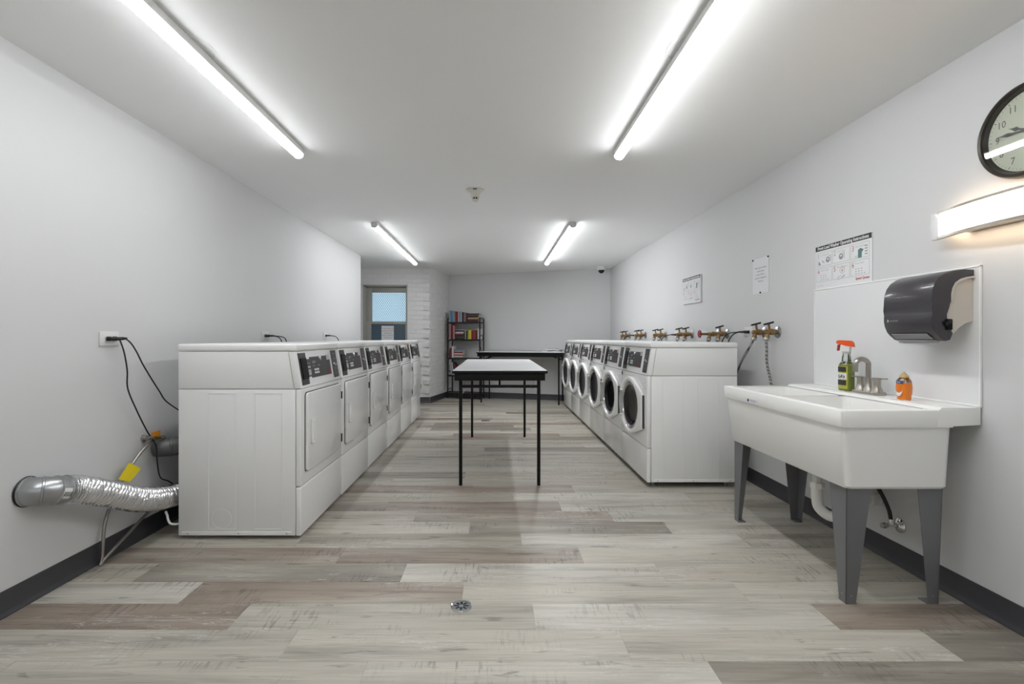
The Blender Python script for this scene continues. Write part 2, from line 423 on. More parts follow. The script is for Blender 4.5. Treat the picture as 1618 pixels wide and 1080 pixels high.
for c in range(29):
    z = 0.006 + c * CH
    if z + 0.067 > ZC - 0.004: break
    odd = c % 2
    # front face: bricks from the corner leftwards (front faces -y, so the brick's back +y lies in the wall)
    x = CORNER.x - 0.012 if odd else CORNER.x - 0.085
    while x > -2.42:
        L = 0.205 if (x < CORNER.x - 0.1 or not odd) else 0.20
        x0 = max(x - L, -2.45)
        if z + 0.067 > WZ0 and z < WZ1:
            if x0 < WX1 < x: x0 = WX1
            elif x0 >= WX0 and x <= WX1: x = x0 - 0.008; continue
            elif x0 < WX0 < x: x = WX0
        if x - x0 > 0.03: brick(x - x0, brick_wall, ((x + x0) / 2, YB - 0.0045 + R.uniform(-0.0007, 0.0007) , z), PI)
        x = x0 - 0.008
    # side face
    t = 0.012 if not odd else 0.10
    if not odd and c >= 2:   # quoin header turned with the side wall, standing a little proud: the toothed corner
        if 'quoin' not in brick_cache:
            ob = G().box(-0.115, 0.115, -0.0, 0.096, 0, 0.0695, bev=0.002, seg=1).build('brick', 'brick_paint', side_wall, smooth=False); brick_cache['quoin'] = ob.data
        else:
            ob = bpy.data.objects.new('brick', brick_cache['quoin']); COL.objects.link(ob); ob.parent = side_wall
        ob.location = CORNER + ds * 0.080 + ns * 0.001 + Vector((0, 0, z)); ob.rotation_euler = (0, 0, ang_s)
        t = 0.203
    else: brick(0.085, side_wall, tuple(CORNER + ds * 0.0575 + ns * 0.0 + Vector((0, 0, z))), ang_s + PI); t = 0.108
    while t < 0.93:
        e = min(t + 0.205, 0.962)
        brick(e - t, side_wall, tuple(CORNER + ds * ((t + e) / 2) + ns * 0.0 + Vector((0, 0, z))), ang_s + PI)
        t = e + 0.008
# baseboards with a toe
def base_run(name, p, q, n):
    "p,q floor points along the wall, n points into the room"
    p, q, n = Vector(p), Vector(q), Vector(n)
    prof = [(0, 0), (0.016, 0), (0.016, 0.004), (0.008, 0.014), (0.004, 0.022), (0.004, 0.096), (0.001, 0.098), (0, 0.098)]
    structure(G().hexa([p + n * d + Vector((0, 0, z + 0.0005)) for d, z in prof], [q + n * d + Vector((0, 0, z + 0.0005)) for d, z in prof]).build(name, 'rubber_base'))
base_run('baseboard_left', (XL, YFRONT, 0), (XL, YL_END, 0), (1, 0, 0))
base_run('baseboard_right', (XR, YFRONT, 0), (XR, 8.0, 0), (-1, 0, 0))
base_run('baseboard_back', INNER, FARR, -nfar)
base_run('baseboard_window', (-2.93, YB - 0.008, 0), (CORNER.x, YB - 0.008, 0), (0, -1, 0))
base_run('baseboard_return', CORNER + ns * 0.006, INNER, ns)
base_run('baseboard_front', (XL, YFRONT, 0), (XR, YFRONT, 0), (0, 1, 0))

# ------------------------------------------------------------ window
win = structure(thing('window_1', '', '')); del win['label']; del win['category']; win.location = (WX0, YB, WZ0)
g = G()
Yf = YB + 0.03
g.box(WX0, WX0 + 0.035, YB - 0.002, YB + 0.16, WZ0, WZ1, bev=0.003); g.box(WX1 - 0.02, WX1, YB - 0.002, YB + 0.16, WZ0, WZ1, bev=0.003)
g.box(WX0, WX1, YB - 0.002, YB + 0.16, WZ1 - 0.03, WZ1, bev=0.003); g.box(WX0, WX1, YB - 0.02, YB + 0.16, WZ0, WZ0 + 0.03, bev=0.003)
g.build('window_frame', 'window_paint', win, world=True)
gx0, gx1 = -2.046, -1.487
def sash(z0, z1, y, pane, gz0, gz1, s):
    g = G()
    g.box(WX0 + 0.035, gx0, y, y + 0.035, z0, z1, bev=0.003); g.box(gx1, WX1 - 0.02, y, y + 0.035, z0, z1, bev=0.003)
    g.box(gx0, gx1, y, y + 0.035, gz1, z1, bev=0.003); g.box(gx0, gx1, y, y + 0.035, z0, gz0, bev=0.003)
    sh = g.build('sash', 'window_paint', win, world=True)
    G().box(gx0 - 0.004, gx1 + 0.004, y + 0.016, y + 0.02, gz0 - 0.004, gz1 + 0.004).build('pane', pane, sh, world=True, smooth=False)
sash(1.285, WZ1 - 0.03, YB + 0.075, 'pane_upper', 1.335, 1.812, 0)
sash(WZ0 + 0.03, 1.335, YB + 0.03, 'pane_lower', 0.95, 1.292, 1)
# security mesh of diamond strands inside the sashes
def diamond(z0, z1, y, name):
    g = G(); dx, dz, t = 0.0315, 0.052, 0.0034
    nx = int((gx1 - gx0) / dx) + 1; nzv = int((z1 - z0) / dz) + 1
    def strand(p, q):
        p, q = Vector(p), Vector(q)
        for e in (0, 1): pass
        if p.x > gx1 or q.x > gx1 or p.z > z1 or q.z > z1: return
        d = (q - p).normalized(); n = Vector((-d.z, 0, d.x)) * t; yv = Vector((0, t, 0))
        g.hexa([p + n, p - n, q - n, q + n], [p + n + yv, p - n + yv, q - n + yv, q + n + yv])
    for i in range(nx):
        for j in range(nzv):
            x, z = gx0 + i * dx, z0 + j * dz
            strand((x, y, z), (x + dx / 2, y, z + dz / 2)); strand((x + dx / 2, y, z + dz / 2), (x + dx, y, z))
            strand((x, y, z + dz), (x + dx / 2, y, z + dz / 2)); strand((x + dx / 2, y, z + dz / 2), (x + dx, y, z + dz))
    o = g.build(name, 'mesh_metal', win, world=True, smooth=False); o['kind'] = 'stuff'
diamond(1.335, 1.812, YB + 0.085, 'security_mesh'); diamond(0.95, 1.292, YB + 0.034, 'security_mesh')
nt = thing('window_notice', 'white printed notice taped to the lower window pane', 'notice', ((602 - VX) * 7.93 / F, YB + 0.026, 1.0))
p0, p1 = PX(602.5, 514.5, 7.95), PX(622, 545, 7.95)
G().box(p0.x, p1.x, YB + 0.0255, YB + 0.0265, p1.z, p0.z).build('sheet', 'paper', nt, world=True, smooth=False)
g = G()
for i, s in enumerate(('Please keep this', 'window closed', 'during the', 'winter months', 'Thank you')):
    glyphs(g, s, 0.031, ((p0.x + p1.x) / 2, YB + 0.025, p0.z - 0.05 - 0.038 * i), (1, 0, 0), (0, 0, 1))
g.build('print', 'print_mid', nt, world=True, smooth=False)

# ------------------------------------------------------------ ceiling strip lights
def strip_light(label, x, y0, y1, wire=0):
    t = thing('strip_light', label, 'light', (x, (y0 + y1) / 2, ZC - 0.06), group='ceiling strip lights')
    hw = 0.031
    G().prism([(x - hw + 0.004, ZC), (x + hw - 0.004, ZC), (x + hw - 0.004, ZC - 0.004), (x + hw, ZC - 0.006), (x + hw, ZC - 0.034), (x - hw, ZC - 0.034), (x - hw, ZC - 0.006), (x - hw + 0.004, ZC - 0.004)], 'y', y0 + 0.002, y1 - 0.002).build('housing', 'plastic_white', t, world=True)
    prof = [(x - hw + 0.002, ZC - 0.034)] + [(x - (hw - 0.002) * math.cos(a), ZC - 0.036 - 0.025 * math.sin(a)) for a in [i / 12 * PI for i in range(13)]] + [(x + hw - 0.002, ZC - 0.034)]
    G().prism(prof, 'y', y0 + 0.012, y1 - 0.012).build('diffuser', 'tube_' + ('near_' if 0 < y0 < 3 else 'far_' if y0 > 3 else 'behind_') + ('left' if x < 0 else 'right'), t, world=True)
    cap = [(x - hw - 0.001, ZC - 0.004)] + [(x - (hw + 0.001) * math.cos(a), ZC - 0.032 - 0.030 * math.sin(a)) for a in [i / 12 * PI for i in range(13)]] + [(x + hw + 0.001, ZC - 0.004)]
    for a0, a1 in ((y0, y0 + 0.012), (y1 - 0.012, y1)):
        G().prism(cap, 'y', a0, a1, bev=0.002).build('end_cap', 'plastic_white', t, world=True)
    if wire:
        yw = 1.9
        G().tube(spline([(x + wire * hw, yw - 0.06, ZC - 0.004), (x + wire * (hw + 0.03), yw - 0.02, ZC - 0.010), (x + wire * (hw + 0.032), yw + 0.05, ZC - 0.006), (x + wire * hw, yw + 0.09, ZC - 0.003)]), 0.0012, 6).build('loose_wire', 'plastic_white', t, world=True)
strip_light('white ceiling strip light at the upper left, nearest the camera', -1.195, 0.50, 2.95, 1)
strip_light('white ceiling strip light at the upper right, nearest the camera', 0.755, 0.52, 2.97, -1)
strip_light('added, unseen ceiling strip light behind the viewpoint on the left', -1.195, -3.79, -1.34)  # unseen pair continuing the rows, added to brighten sides facing the camera
strip_light('added, unseen ceiling strip light behind the viewpoint on the right', 0.755, -3.79, -1.34)
strip_light('far ceiling strip light on the left, over the dryers', -1.20, 4.79, 7.24)
strip_light('far ceiling strip light on the right, near the washers', 0.765, 4.79, 7.24)

# smoke detector and dome camera
t = thing('smoke_detector', 'small cream smoke detector in the middle of the ceiling', 'smoke detector', (-0.157, 3.76, ZC - 0.09))
G().lathe([(0, 0), (0.070, 0), (0.072, -0.008), (0.060, -0.018), (0.046, -0.030), (0.036, -0.052), (0.030, -0.060), (0, -0.060)], (-0.157, 3.76, ZC), n=32).build('base', 'detector_cream', t, world=True)
G().lathe([(0.0, -0.060), (0.022, -0.060), (0.021, -0.076), (0, -0.076)], (-0.157, 3.76, ZC), n=24).build('sensor_chamber', 'lens_dark', t, world=True)
g = G()
for i in range(8):
    a = 2 * PI * i / 8
    c = Vector((-0.157 + 0.024 * math.cos(a), 3.76 + 0.024 * math.sin(a), 0))
    g.box(c.x - 0.003, c.x + 0.003, c.y - 0.003, c.y + 0.003, ZC - 0.080, ZC - 0.058)
g.build('cage', 'detector_cream', t, world=True)
G().lathe([(0, -0.076), (0.026, -0.076), (0.024, -0.086), (0.012, -0.091), (0, -0.091)], (-0.157, 3.76, ZC), n=24).build('cap', 'detector_cream', t, world=True)
G().box(-0.172, -0.142, 3.686, 3.694, ZC - 0.016, ZC - 0.010).build('indicator_slot', 'strip_grey', t, world=True)
dc = Vector((1.70, 7.78, ZC))
t = thing('dome_camera', 'white dome security camera on the ceiling at the far right corner', 'camera', dc - Vector((0, 0, 0.12)))
G().lathe([(0, 0), (0.072, 0), (0.074, -0.006), (0.070, -0.05), (0.055, -0.062), (0.05, -0.062), (0, -0.062)], dc, n=28).build('housing', 'plastic_white', t, world=True)
G().lathe([(0.048, -0.058)] + [(0.048 * math.cos(a), -0.064 - 0.05 * math.sin(a)) for a in [i / 8 * PI / 2 for i in range(9)]], dc, n=28).build('dome', 'lens_dark', t, world=True)

# ------------------------------------------------------------ laundry machines (local: x to the viewer's right, y into the machine, front at y = 0)
MH = 1.035; ZB0, ZSPLIT, ZCON, ZLID = 0.018, 0.279, 0.798, 0.995
def yfront(z): return (z - ZCON) / (ZLID - ZCON) * 0.033
NRM = Vector((0, -0.986, 0.167))
def con(x, z, off): return Vector((x, yfront(z), z)) + NRM * off
def slab(pts, o0, o1, mi=0, g=None):
    g = g or G(); return g.hexa([con(x, z, o0) for x, z in pts], [con(x, z, o1) for x, z in pts], mi)
def rect(x0, x1, z0, z1): return [(x0, z0), (x1, z0), (x1, z1), (x0, z1)]
def machine_shell(t, W, D, circle_side):
    hw = W / 2
    zb = ZB0 if circle_side else 0.034
    cab = G().box(-hw + 0.002, hw - 0.002, 0.030, D, zb + 0.004, ZCON - 0.003, bev=0.003).build('cabinet', 'enamel', t)
    # pressed outlines on the side panels, screw flange, knock-out
    for sx in (-1, 1):
        X = sx * (hw - 0.002)
        g = G()
        for y0, y1 in ((0.10, 0.245), (0.345, 0.49)) if circle_side else ((0.11, 0.26), (0.36, 0.51)):
            for (a0, a1, b0, b1) in ((y0, y1, 0.772, 0.775), (y0, y1, 0.055, 0.058), (y0, y0 + 0.003, 0.055, 0.775), (y1 - 0.003, y1, 0.055, 0.775)):
                g.box(X - 0.0016, X + 0.0016, a0, a1, b0, b1)
        g.build('pressed_outline', 'enamel', cab, smooth=False)
        g = G().box(X - 0.002, X + 0.002, 0.05, D - 0.02, zb + 0.006, zb + 0.026, bev=0.001)
        fl = g.build('flange', 'enamel', cab)
        for yy in (0.075, 0.33, D - 0.05):
            G().lathe([(0, 0.0028), (0.004, 0.0022), (0.005, 0)], (X, yy, zb + 0.016), (sx, 0, 0), 10).build('screw', 'galvanised', cab)
        if circle_side:
            yc, zc, rr = 0.42, 0.112, 0.05
            g = G(); n = 40; vs = []; fs = []
            for k in range(n):
                a = 2 * PI * k / n
                for r_, h_ in ((rr, 0), (rr, 0.001), (rr + 0.002, 0.001), (rr + 0.002, 0)): vs.append((X + sx * h_, yc + r_ * math.cos(a), zc + r_ * math.sin(a)))
            for k in range(n):
                for q in range(3): fs.append((k * 4 + q, k * 4 + q + 1, ((k + 1) % n) * 4 + q + 1, ((k + 1) % n) * 4 + q))
            g.add(vs, fs).build('knockout', 'enamel', cab)
    # console: slanted front trim and body behind it, with the seam between
    def cprof(y_off0, y_off1): return [(yfront(ZCON) + y_off0, ZCON), (yfront(ZLID) + y_off0, ZLID - 0.001), (y_off1 + 0.02, ZLID - 0.001), (y_off1, ZCON)]
    G().prism([(0, ZCON), (0.033, ZLID - 0.001), (0.066, ZLID - 0.001), (0.036, ZCON)], 'x', -hw + 0.001, hw - 0.001, bev=0.004).build('console_front', 'enamel', t)
    G().prism([(0.038, ZCON), (0.068, ZLID - 0.001), (D, ZLID - 0.001), (D, ZCON)], 'x', -hw + 0.002, hw - 0.002, bev=0.002).build('console_body', 'enamel', t)
    G().box(-hw + 0.001, hw - 0.001, 0.024, D + 0.006, ZLID + 0.001, MH, bev=0.010, seg=3).build('lid', 'enamel_trim', t)
    G().box(-hw + 0.002, hw - 0.002, 0.0, 0.029, zb, ZSPLIT - 0.003, bev=0.008, seg=3).build('lower_panel', 'enamel', t)
    G().box(-hw + 0.002, hw - 0.002, 0.0, 0.029, ZSPLIT + 0.001, ZCON - 0.003, bev=0.008, seg=3).build('front_panel', 'enamel', t)
    for fx in (-hw + 0.06, hw - 0.06):
        for fy in (0.06, D - 0.06):
            G().lathe([(0, 0), (0.019, 0), (0.019, 0.008), (0.008, 0.010), (0.008, zb + 0.006), (0, zb + 0.006)], (fx, fy, 0.0), n=12).build('foot', 'galvanised', t)
def machine_console(t, W, washer):
    x0 = -W / 2
    A = x0 + (0.030 if not washer else 0.035)
    cs = slab(rect(A, A + 0.095, 0.812, 0.984), 0, 0.004).build('coin_slide_panel', 'strip_grey', t)
    slab(rect(A + 0.012, A + 0.088, 0.842, 0.955), 0.004, 0.009).build('coin_box', 'strip_black', cs)
    dp = slab([(A + 0.095, 0.850), (A + 0.15, 0.850), (A + 0.15, 0.842), (A + 0.47, 0.842), (A + 0.47, 0.932), (A + 0.415, 0.932), (A + 0.415, 0.958), (A + 0.15, 0.958), (A + 0.15, 0.948), (A + 0.095, 0.948)], 0, 0.003).build('control_panel', 'strip_grey', t)
    g = G()
    for i in range(3):
        for j in range(2):
            bx, bz = A + 0.195 + i * 0.025, 0.862 + j * 0.017
            slab(rect(bx, bx + 0.016, bz, bz + 0.011), 0.003, 0.005, 0, g)
    g.build('keypad', 'print_white', dp)
    slab(rect(A + 0.105, A + 0.140, 0.858, 0.890), 0.003, 0.005).build('card_window', 'print_grey', dp)
    g = G()
    for i in range(2):
        slab(rect(A + 0.105 + i * 0.020, A + 0.120 + i * 0.020, 0.898, 0.910), 0.003, 0.0045, 0, g)
        slab(rect(A + 0.105 + i * 0.020, A + 0.116 + i * 0.020, 0.922, 0.926), 0.003, 0.0045, 0, g)
    g.build('coin_mark', 'print_grey', dp)
    slab(rect(A + 0.42, A + 0.468, 0.936, 0.962), 0.0, 0.0025).build('sticker', 'sticker_pink', t)
    g = G()
    for i, s in enumerate(('speed', 'queen')):
        glyphs(g, s, 0.020, con(A + 0.46, 0.866 - 0.016 * i, 0.0036), (1, 0, 0), Vector((0, 0.167, 0.986)), 'RIGHT', squeeze=1.2)
    g.build('red_lettering', 'print_red', dp, smooth=False)
    g = G()
    for i, (dx, dz, ww) in enumerate(((0.18, 0.93, 0.05), (0.18, 0.922, 0.04), (0.18, 0.905, 0.03), (0.26, 0.905, 0.03))):
        slab(rect(A + dx, A + dx + ww, dz, dz + 0.003), 0.003, 0.0036, 0, g)
    g.build('small_print', 'print_grey', dp, smooth=False)['kind'] = 'stuff'
    u, v = Vector((1, 0, 0)), Vector((0, 0.167, 0.986))
    G().lathe([(0.014, 0.002), (0.013, 0.012), (0.009, 0.014), (0, 0.014)], con(A + 0.295, 0.944, 0), NRM, 16).build('lock', 'chrome', dp)
    B = x0 + W - (0.128 if not washer else 0.122)
    st = slab(rect(B, B + 0.092, 0.815, 0.986), 0, 0.003).build('cycle_strip', 'strip_grey', t)
    g = G()
    for i in range(5):
        slab(rect(B + 0.014, B + 0.078, 0.845 + i * 0.030, 0.847 + i * 0.030), 0.003, 0.0036, 0, g)
        if i != 2: glyphs(g, ('HEAVY', 'NORMAL', '', 'DELICATE', 'CYCLE')[i], 0.011, con(B + 0.046, 0.827 + i * 0.030 + 0.004, 0.0037), u, v)
    g.build('strip_print', 'print_mid', st, smooth=False)
    g = G()
    slab(rect(B + 0.024, B + 0.040, 0.898, 0.910), 0.003, 0.004, 0, g); slab(rect(B + 0.054, B + 0.068, 0.890, 0.900), 0.003, 0.004, 0, g)
    g.build('strip_symbol', 'print_white', st, smooth=False)
def make_dryer(W, D):
    t = thing('dryer', 'x', 'dryer', group='row of dryers along the left wall')
    machine_shell(t, W, D, True); machine_console(t, W, False)
    dx0, dx1, dz0, dz1 = -W / 2 + 0.054, W / 2 - 0.045, 0.346, 0.770
    G().prism(rrect(dx0 - 0.003, dx1 + 0.003, dz0 - 0.003, dz1 + 0.003, 0.022), 'y', -0.0015, 0.002).build('door_gap_shade', 'gap_dark', t)  # dark slab, its colour stands for the shade in the door gap
    d = G().prism(rrect(dx0, dx1, dz0, dz1, 0.02), 'y', -0.016, -0.0012, bev=0.004).build('door', 'enamel', t)
    hx0, hx1, hz0, hz1 = dx0 + 0.045, dx0 + 0.105, 0.484, 0.618
    g = G()
    for a in ((hx0, hx1, hz1 - 0.012, hz1), (hx0, hx1, hz0, hz0 + 0.012), (hx0, hx0 + 0.012, hz0, hz1), (hx1 - 0.012, hx1, hz0, hz1)):
        g.box(a[0], a[1], -0.0225, -0.0158, a[2], a[3], bev=0.003)
    g.box(hx0 + 0.01, hx1 - 0.01, -0.0175, -0.0158, hz0 + 0.01, hz1 - 0.01)
    g.build('handle', 'enamel_trim', d)
    for z0, z1 in ((0.668, 0.716), (0.385, 0.438)):
        G().box(dx1 + 0.001, dx1 + 0.016, -0.019, 0.001, z0, z1, bev=0.002).build('hinge', 'strip_black', d)
    return t
DW, DPITCH, DD, DX0, DY0 = 0.667, 0.673, 0.648, -1.029, 2.555
dl = ['white front-control dryer nearest the camera, its blank side panel facing the room',
      'second white dryer from the near end of the left row', 'third white dryer from the near end of the left row',
      'fourth white dryer from the near end of the left row', 'fifth white dryer in the left row, next to the last',
      'last white dryer of the left row, beside the painted brick wall']
dry = make_dryer(DW, DD)
for i in range(6):
    o = dry if i == 0 else copy_tree(dry)
    o.location = (DX0 + (0.004 if i % 2 else 0), DY0 + DPITCH * (i + 0.5), 0); o.rotation_euler = (0, 0, PI / 2); o['label'] = dl[i]

def make_washer(W, D):
    t = thing('washer', 'x', 'washing machine', group='row of front-load washers along the right wall')
    machine_shell(t, W, D, False); machine_console(t, W, True)
    cz = 0.545; RR = 0.222; XH = 0.272; N = 72
    pts = [(RR * math.cos(2 * PI * k / 90), RR * math.sin(2 * PI * k / 90)) for k in range(90)] + [(XH, 0.105), (XH, -0.135), (XH - 0.012, 0.125), (XH - 0.012, -0.150)]
    pts = sorted(set(pts))
    def half(ps):
        h = []
        for p in ps:
            while len(h) > 1 and (h[-1][0] - h[-2][0]) * (p[1] - h[-2][1]) - (h[-1][1] - h[-2][1]) * (p[0] - h[-2][0]) <= 0: h.pop()
            h.append(p)
        return h[:-1]
    hull = half(pts) + half(pts[::-1])
    def rad(th):
        d = (math.cos(th), math.sin(th))
        for i in range(len(hull)):
            p, q = hull[i], hull[(i + 1) % len(hull)]
            e = (q[0] - p[0], q[1] - p[1]); den = d[0] * e[1] - d[1] * e[0]
            if abs(den) < 1e-12: continue
            r = (p[0] * e[1] - p[1] * e[0]) / den; s = (p[0] * d[1] - p[1] * d[0]) / den
            if r > 0 and -1e-6 <= s <= 1 + 1e-6: return r
        return RR
    RH = 0.184
    def yf(x): return -0.020 - 0.036 * max(0, min(1, (XH - x) / (XH + RR)))
    vs = []; fs = []
    for k in range(N):
        th = 2 * PI * k / N; ro = rad(th); c, s_ = math.cos(th), math.sin(th)
        for r_, dy in ((ro - 0.004, None), (ro, 0.012), (ro - 0.004, 0.003), (ro - 0.012, 0.0), (RH + 0.012, 0.0), (RH + 0.004, 0.004), (RH, 0.014), (RH, 0.026)):
            x = r_ * c; y = -0.003 if dy is None else yf(x) + dy
            vs.append((x, y, cz + r_ * s_))
    P = 8
    for k in range(N):
        for q in range(P - 1): fs.append((k * P + q, k * P + q + 1, ((k + 1) % N) * P + q + 1, ((k + 1) % N) * P + q))
    d = G().add(vs, fs).build('door', 'enamel_trim', t)
    ax = Vector((0.066, -1, 0)).normalized()
    yc = yf(0)
    G().lathe([(0.186, -0.008), (0.184, -0.014), (0.174, -0.011), (0.170, -0.018), (0.162, -0.015), (0.154, -0.020)], (0, yc, cz), ax, 56).build('chrome_ring', 'door_ring', d)
    G().lathe([(0.157, -0.016), (0.150, -0.0185), (0.12, -0.023), (0.06, -0.026), (0, -0.027)], (0, yc, cz), ax, 48).build('door_glass', 'door_glass', d)
    # grip on the left of the ring
    vs = []; fs = []; n = 14
    for k in range(n + 1):
        th = math.radians(152 + k * 56 / n)
        for r_, dy in ((RH - 0.004, 0.016), (RH - 0.004, -0.001), (RH + 0.030, -0.003), (RH + 0.030, 0.016)):
            x = r_ * math.cos(th); vs.append((x, yf(x) + dy, cz + r_ * math.sin(th)))
    for k in range(n):
        for q in range(4): fs.append((k * 4 + q, k * 4 + (q + 1) % 4, (k + 1) * 4 + (q + 1) % 4, (k + 1) * 4 + q))
    fs += [(0, 1, 2, 3), (n * 4, n * 4 + 1, n * 4 + 2, n * 4 + 3)]
    G().add(vs, fs).build('grip', 'print_grey', d)
    for th in (150, 210):
        a = math.radians(th); x = (RH + 0.016) * math.cos(a); z = cz + (RH + 0.016) * math.sin(a)
        G().box(x - 0.022, x + 0.022, yf(x) - 0.008, yf(x) + 0.012, z - 0.007, z + 0.007, bev=0.003).build('grip_end', 'enamel_trim', d)
    G().box(XH + 0.001, XH + 0.012, -0.014, -0.001, cz - 0.135, cz + 0.105, bev=0.002).build('hinge', 'strip_grey', d)
    g = G()
    g.box(-W / 2 + 0.012, -W / 2 + 0.026, -0.004, 0.001, 0.755, 0.785, bev=0.001)
    g.build('door_latch', 'strip_black', t)
    for i, z in enumerate((0.742, 0.722, 0.702)):
        G().box(W / 2 - 0.085, W / 2 - 0.045, -0.007, 0.001, z, z + 0.012, bev=0.003).build('vent_rib', 'enamel_trim', t)
    return t
WW, WPITCH, WD, WX, WY0 = 0.693, 0.700, 0.642, 1.08, 3.444
wl = ['white front-load washer nearest the sink, its side panel facing the camera', 'second white washer from the sink in the right row',
      'third white washer from the sink in the right row', 'fourth white washer from the sink in the right row',
      'fifth white washer in the right row, next to the last', 'last white washer of the right row, beside the far folding table']
ws = make_washer(WW, WD)
for i in range(6):
    o = ws if i == 0 else copy_tree(ws)
    o.location = (WX, WY0 + WPITCH * (i + 0.5), 0); o.rotation_euler = (0, 0, -PI / 2); o['label'] = wl[i]

# ------------------------------------------------------------ folding tables (local: long side along x)
def folding_table(label, L, Wd, ht, legx, legy, loc, rz):
    t = thing('folding_table', label, 'table', loc, rz, 'folding tables')
    G().box(-L / 2 + 0.004, L / 2 - 0.004, -Wd / 2 + 0.004, Wd / 2 - 0.004, ht - 0.006, ht, bev=0.001, seg=1).build('table_top', 'table_top', t)
    G().box(-L / 2, L / 2, -Wd / 2, Wd / 2, ht - 0.022, ht - 0.003, bev=0.003).build('edge_band', 'table_black', t)
    for s in (-1, 1):
        G().box(-L / 2 + 0.016, L / 2 - 0.016, s * (Wd / 2 - 0.016), s * (Wd / 2 - 0.034), ht - 0.074, ht - 0.022, bev=0.002).build('apron', 'table_black', t)
        G().box(s * (L / 2 - 0.016), s * (L / 2 - 0.034), -Wd / 2 + 0.034, Wd / 2 - 0.034, ht - 0.074, ht - 0.022, bev=0.002).build('apron', 'table_black', t)
        for q in (-1, 1):
            G().tube([(s * legx, q * legy, 0.0), (s * legx, q * legy, ht - 0.03)], 0.0125, 14).build('leg', 'table_black', t)
            G().tube(spline([(s * (legx + 0.0), q * (legy - 0.004), 0.655), (s * (legx - 0.01), q * (legy - 0.036), 0.70), (s * (legx - 0.02), q * (legy - 0.030), ht - 0.10), (s * (legx - 0.02), q * (legy - 0.034), ht - 0.06)]), 0.004, 8).build('lock_spring', 'galvanised', t)
        G().tube([(s * legx, -legy, 0.716), (s * legx, legy, 0.716)], 0.011, 12).build('crossbar', 'table_black', t)
        G().tube([(s * legx, 0, 0.716), (s * (legx - 0.28), 0, ht - 0.03)], 0.008, 10).build('brace', 'table_black', t)
    return t
folding_table('white-topped folding table with black legs in the middle of the aisle', 1.83, 0.682, 0.835, 0.853, 0.283, (0.030, 4.363, 0), PI / 2)
# the second one stands along the slanting far wall
ang = math.atan2(dfar.y, dfar.x)
a2 = -0.25; d2 = Vector((math.cos(a2), math.sin(a2), 0)); n2 = Vector((-d2.y, d2.x, 0))
c2 = Vector((-0.236, 8.0, 0)) + d2 * 0.64 + n2 * 0.26
ft2 = folding_table('black-edged folding table along the far wall, left of the last washer', 1.44, 0.60, 0.835, 0.64, 0.26, (c2.x, c2.y, 0), a2)

# white paper stack on the far table
st = Vector((0.93, 7.92, 0.835))
for i, (dx, dy, rot, z0, z1, lab) in enumerate(((0, 0, 0.1, 0, 0.028, 'lower folded white cloth of the stack on the far table'), (0.03, 0.02, -0.12, 0.029, 0.06, 'upper folded white cloth of the stack on the far table'))):
    g = G(); b = bmesh.new()
    bmesh.ops.create_grid(b, x_segments=10, y_segments=8, size=0.5)
    top = []
    for v_ in b.verts:
        v_.co.x *= 0.30 - 0.05 * i; v_.co.y *= 0.22; v_.co.z = (z1 - z0) * (0.80 + 0.2 * math.sin(v_.co.x * 40 + v_.co.y * 25 + i))
    g.bm(b)
    L2, W2 = 0.15 - 0.025 * i, 0.11
    g.box(-L2, L2, -W2, W2, 0.0, (z1 - z0) * 0.62, bev=0.006)
    o = g.build('folded_cloth', 'paper', None, loc=(0, 0, 0)); o.location = st + Vector((dx, dy, z0)); o.rotation_euler = (0, 0, ang + rot)
    tag(o, lab, 'cloth', 'folded cloths on the far table')

# ------------------------------------------------------------ bookcase and books (local frame along the far wall)
bo = Vector((-0.845, 8.565, 0))
bc = thing('bookcase', 'narrow black metal bookcase with books in the far left corner', 'bookcase', bo, ang)
BW, BD = 0.60, 0.21
shelf_z = [0.095, 0.41, 0.713, 1.039, 1.342]
for x in (0, BW):
    for y in (0, BD):
        G().box(x - 0.009, x + 0.009, y - 0.009, y + 0.009, 0.0, 1.42 if y == 0 else 1.40, bev=0.001, seg=1).build('post', 'shelf_metal', bc)
    for z in shelf_z:
        G().box(x - 0.006, x + 0.006, 0.009, BD - 0.009, z + 0.06, z + 0.072).build('side_rail', 'shelf_metal', bc)
for i, z in enumerate(shelf_z):
    s = G().box(-0.009, BW + 0.009, -0.009, BD + 0.009, z - 0.018, z, bev=0.001, seg=1).build('shelf', 'shelf_board', bc)
    G().box(-0.01, BW + 0.01, -0.012, -0.0092, z - (0.024 if i else 0.06), z + 0.004).build('shelf_lip', 'shelf_metal', s)
G().tube([(BW, 0.0, 0.93), (BW, BD, 0.76)], 0.006, 8).build('diagonal_brace', 'shelf_metal', bc)
BOOKC = {}
def bookmat(c):
    k = 'cover_%02d_%02d_%02d' % tuple(int(q * 99) for q in c)
    if k not in MATS: mat(k, c, 0.5)
    return k
NAMES = {'pale blue': (0.22, 0.33, 0.40), 'blue': (0.10, 0.20, 0.32), 'dark red': (0.16, 0.02, 0.025), 'red': (0.34, 0.03, 0.03), 'white': (0.62, 0.62, 0.62),
         'grey': (0.25, 0.25, 0.26), 'black': (0.02, 0.02, 0.022), 'brown': (0.10, 0.055, 0.04), 'yellow': (0.62, 0.50, 0.02), 'tan': (0.38, 0.30, 0.20),
         'maroon': (0.10, 0.02, 0.03), 'pink': (0.42, 0.22, 0.22), 'lime': (0.35, 0.38, 0.04)}
ORD = ['first', 'second', 'third', 'fourth', 'fifth', 'sixth', 'seventh', 'eighth', 'ninth', 'tenth', 'eleventh', 'twelfth', 'thirteenth', 'fourteenth']
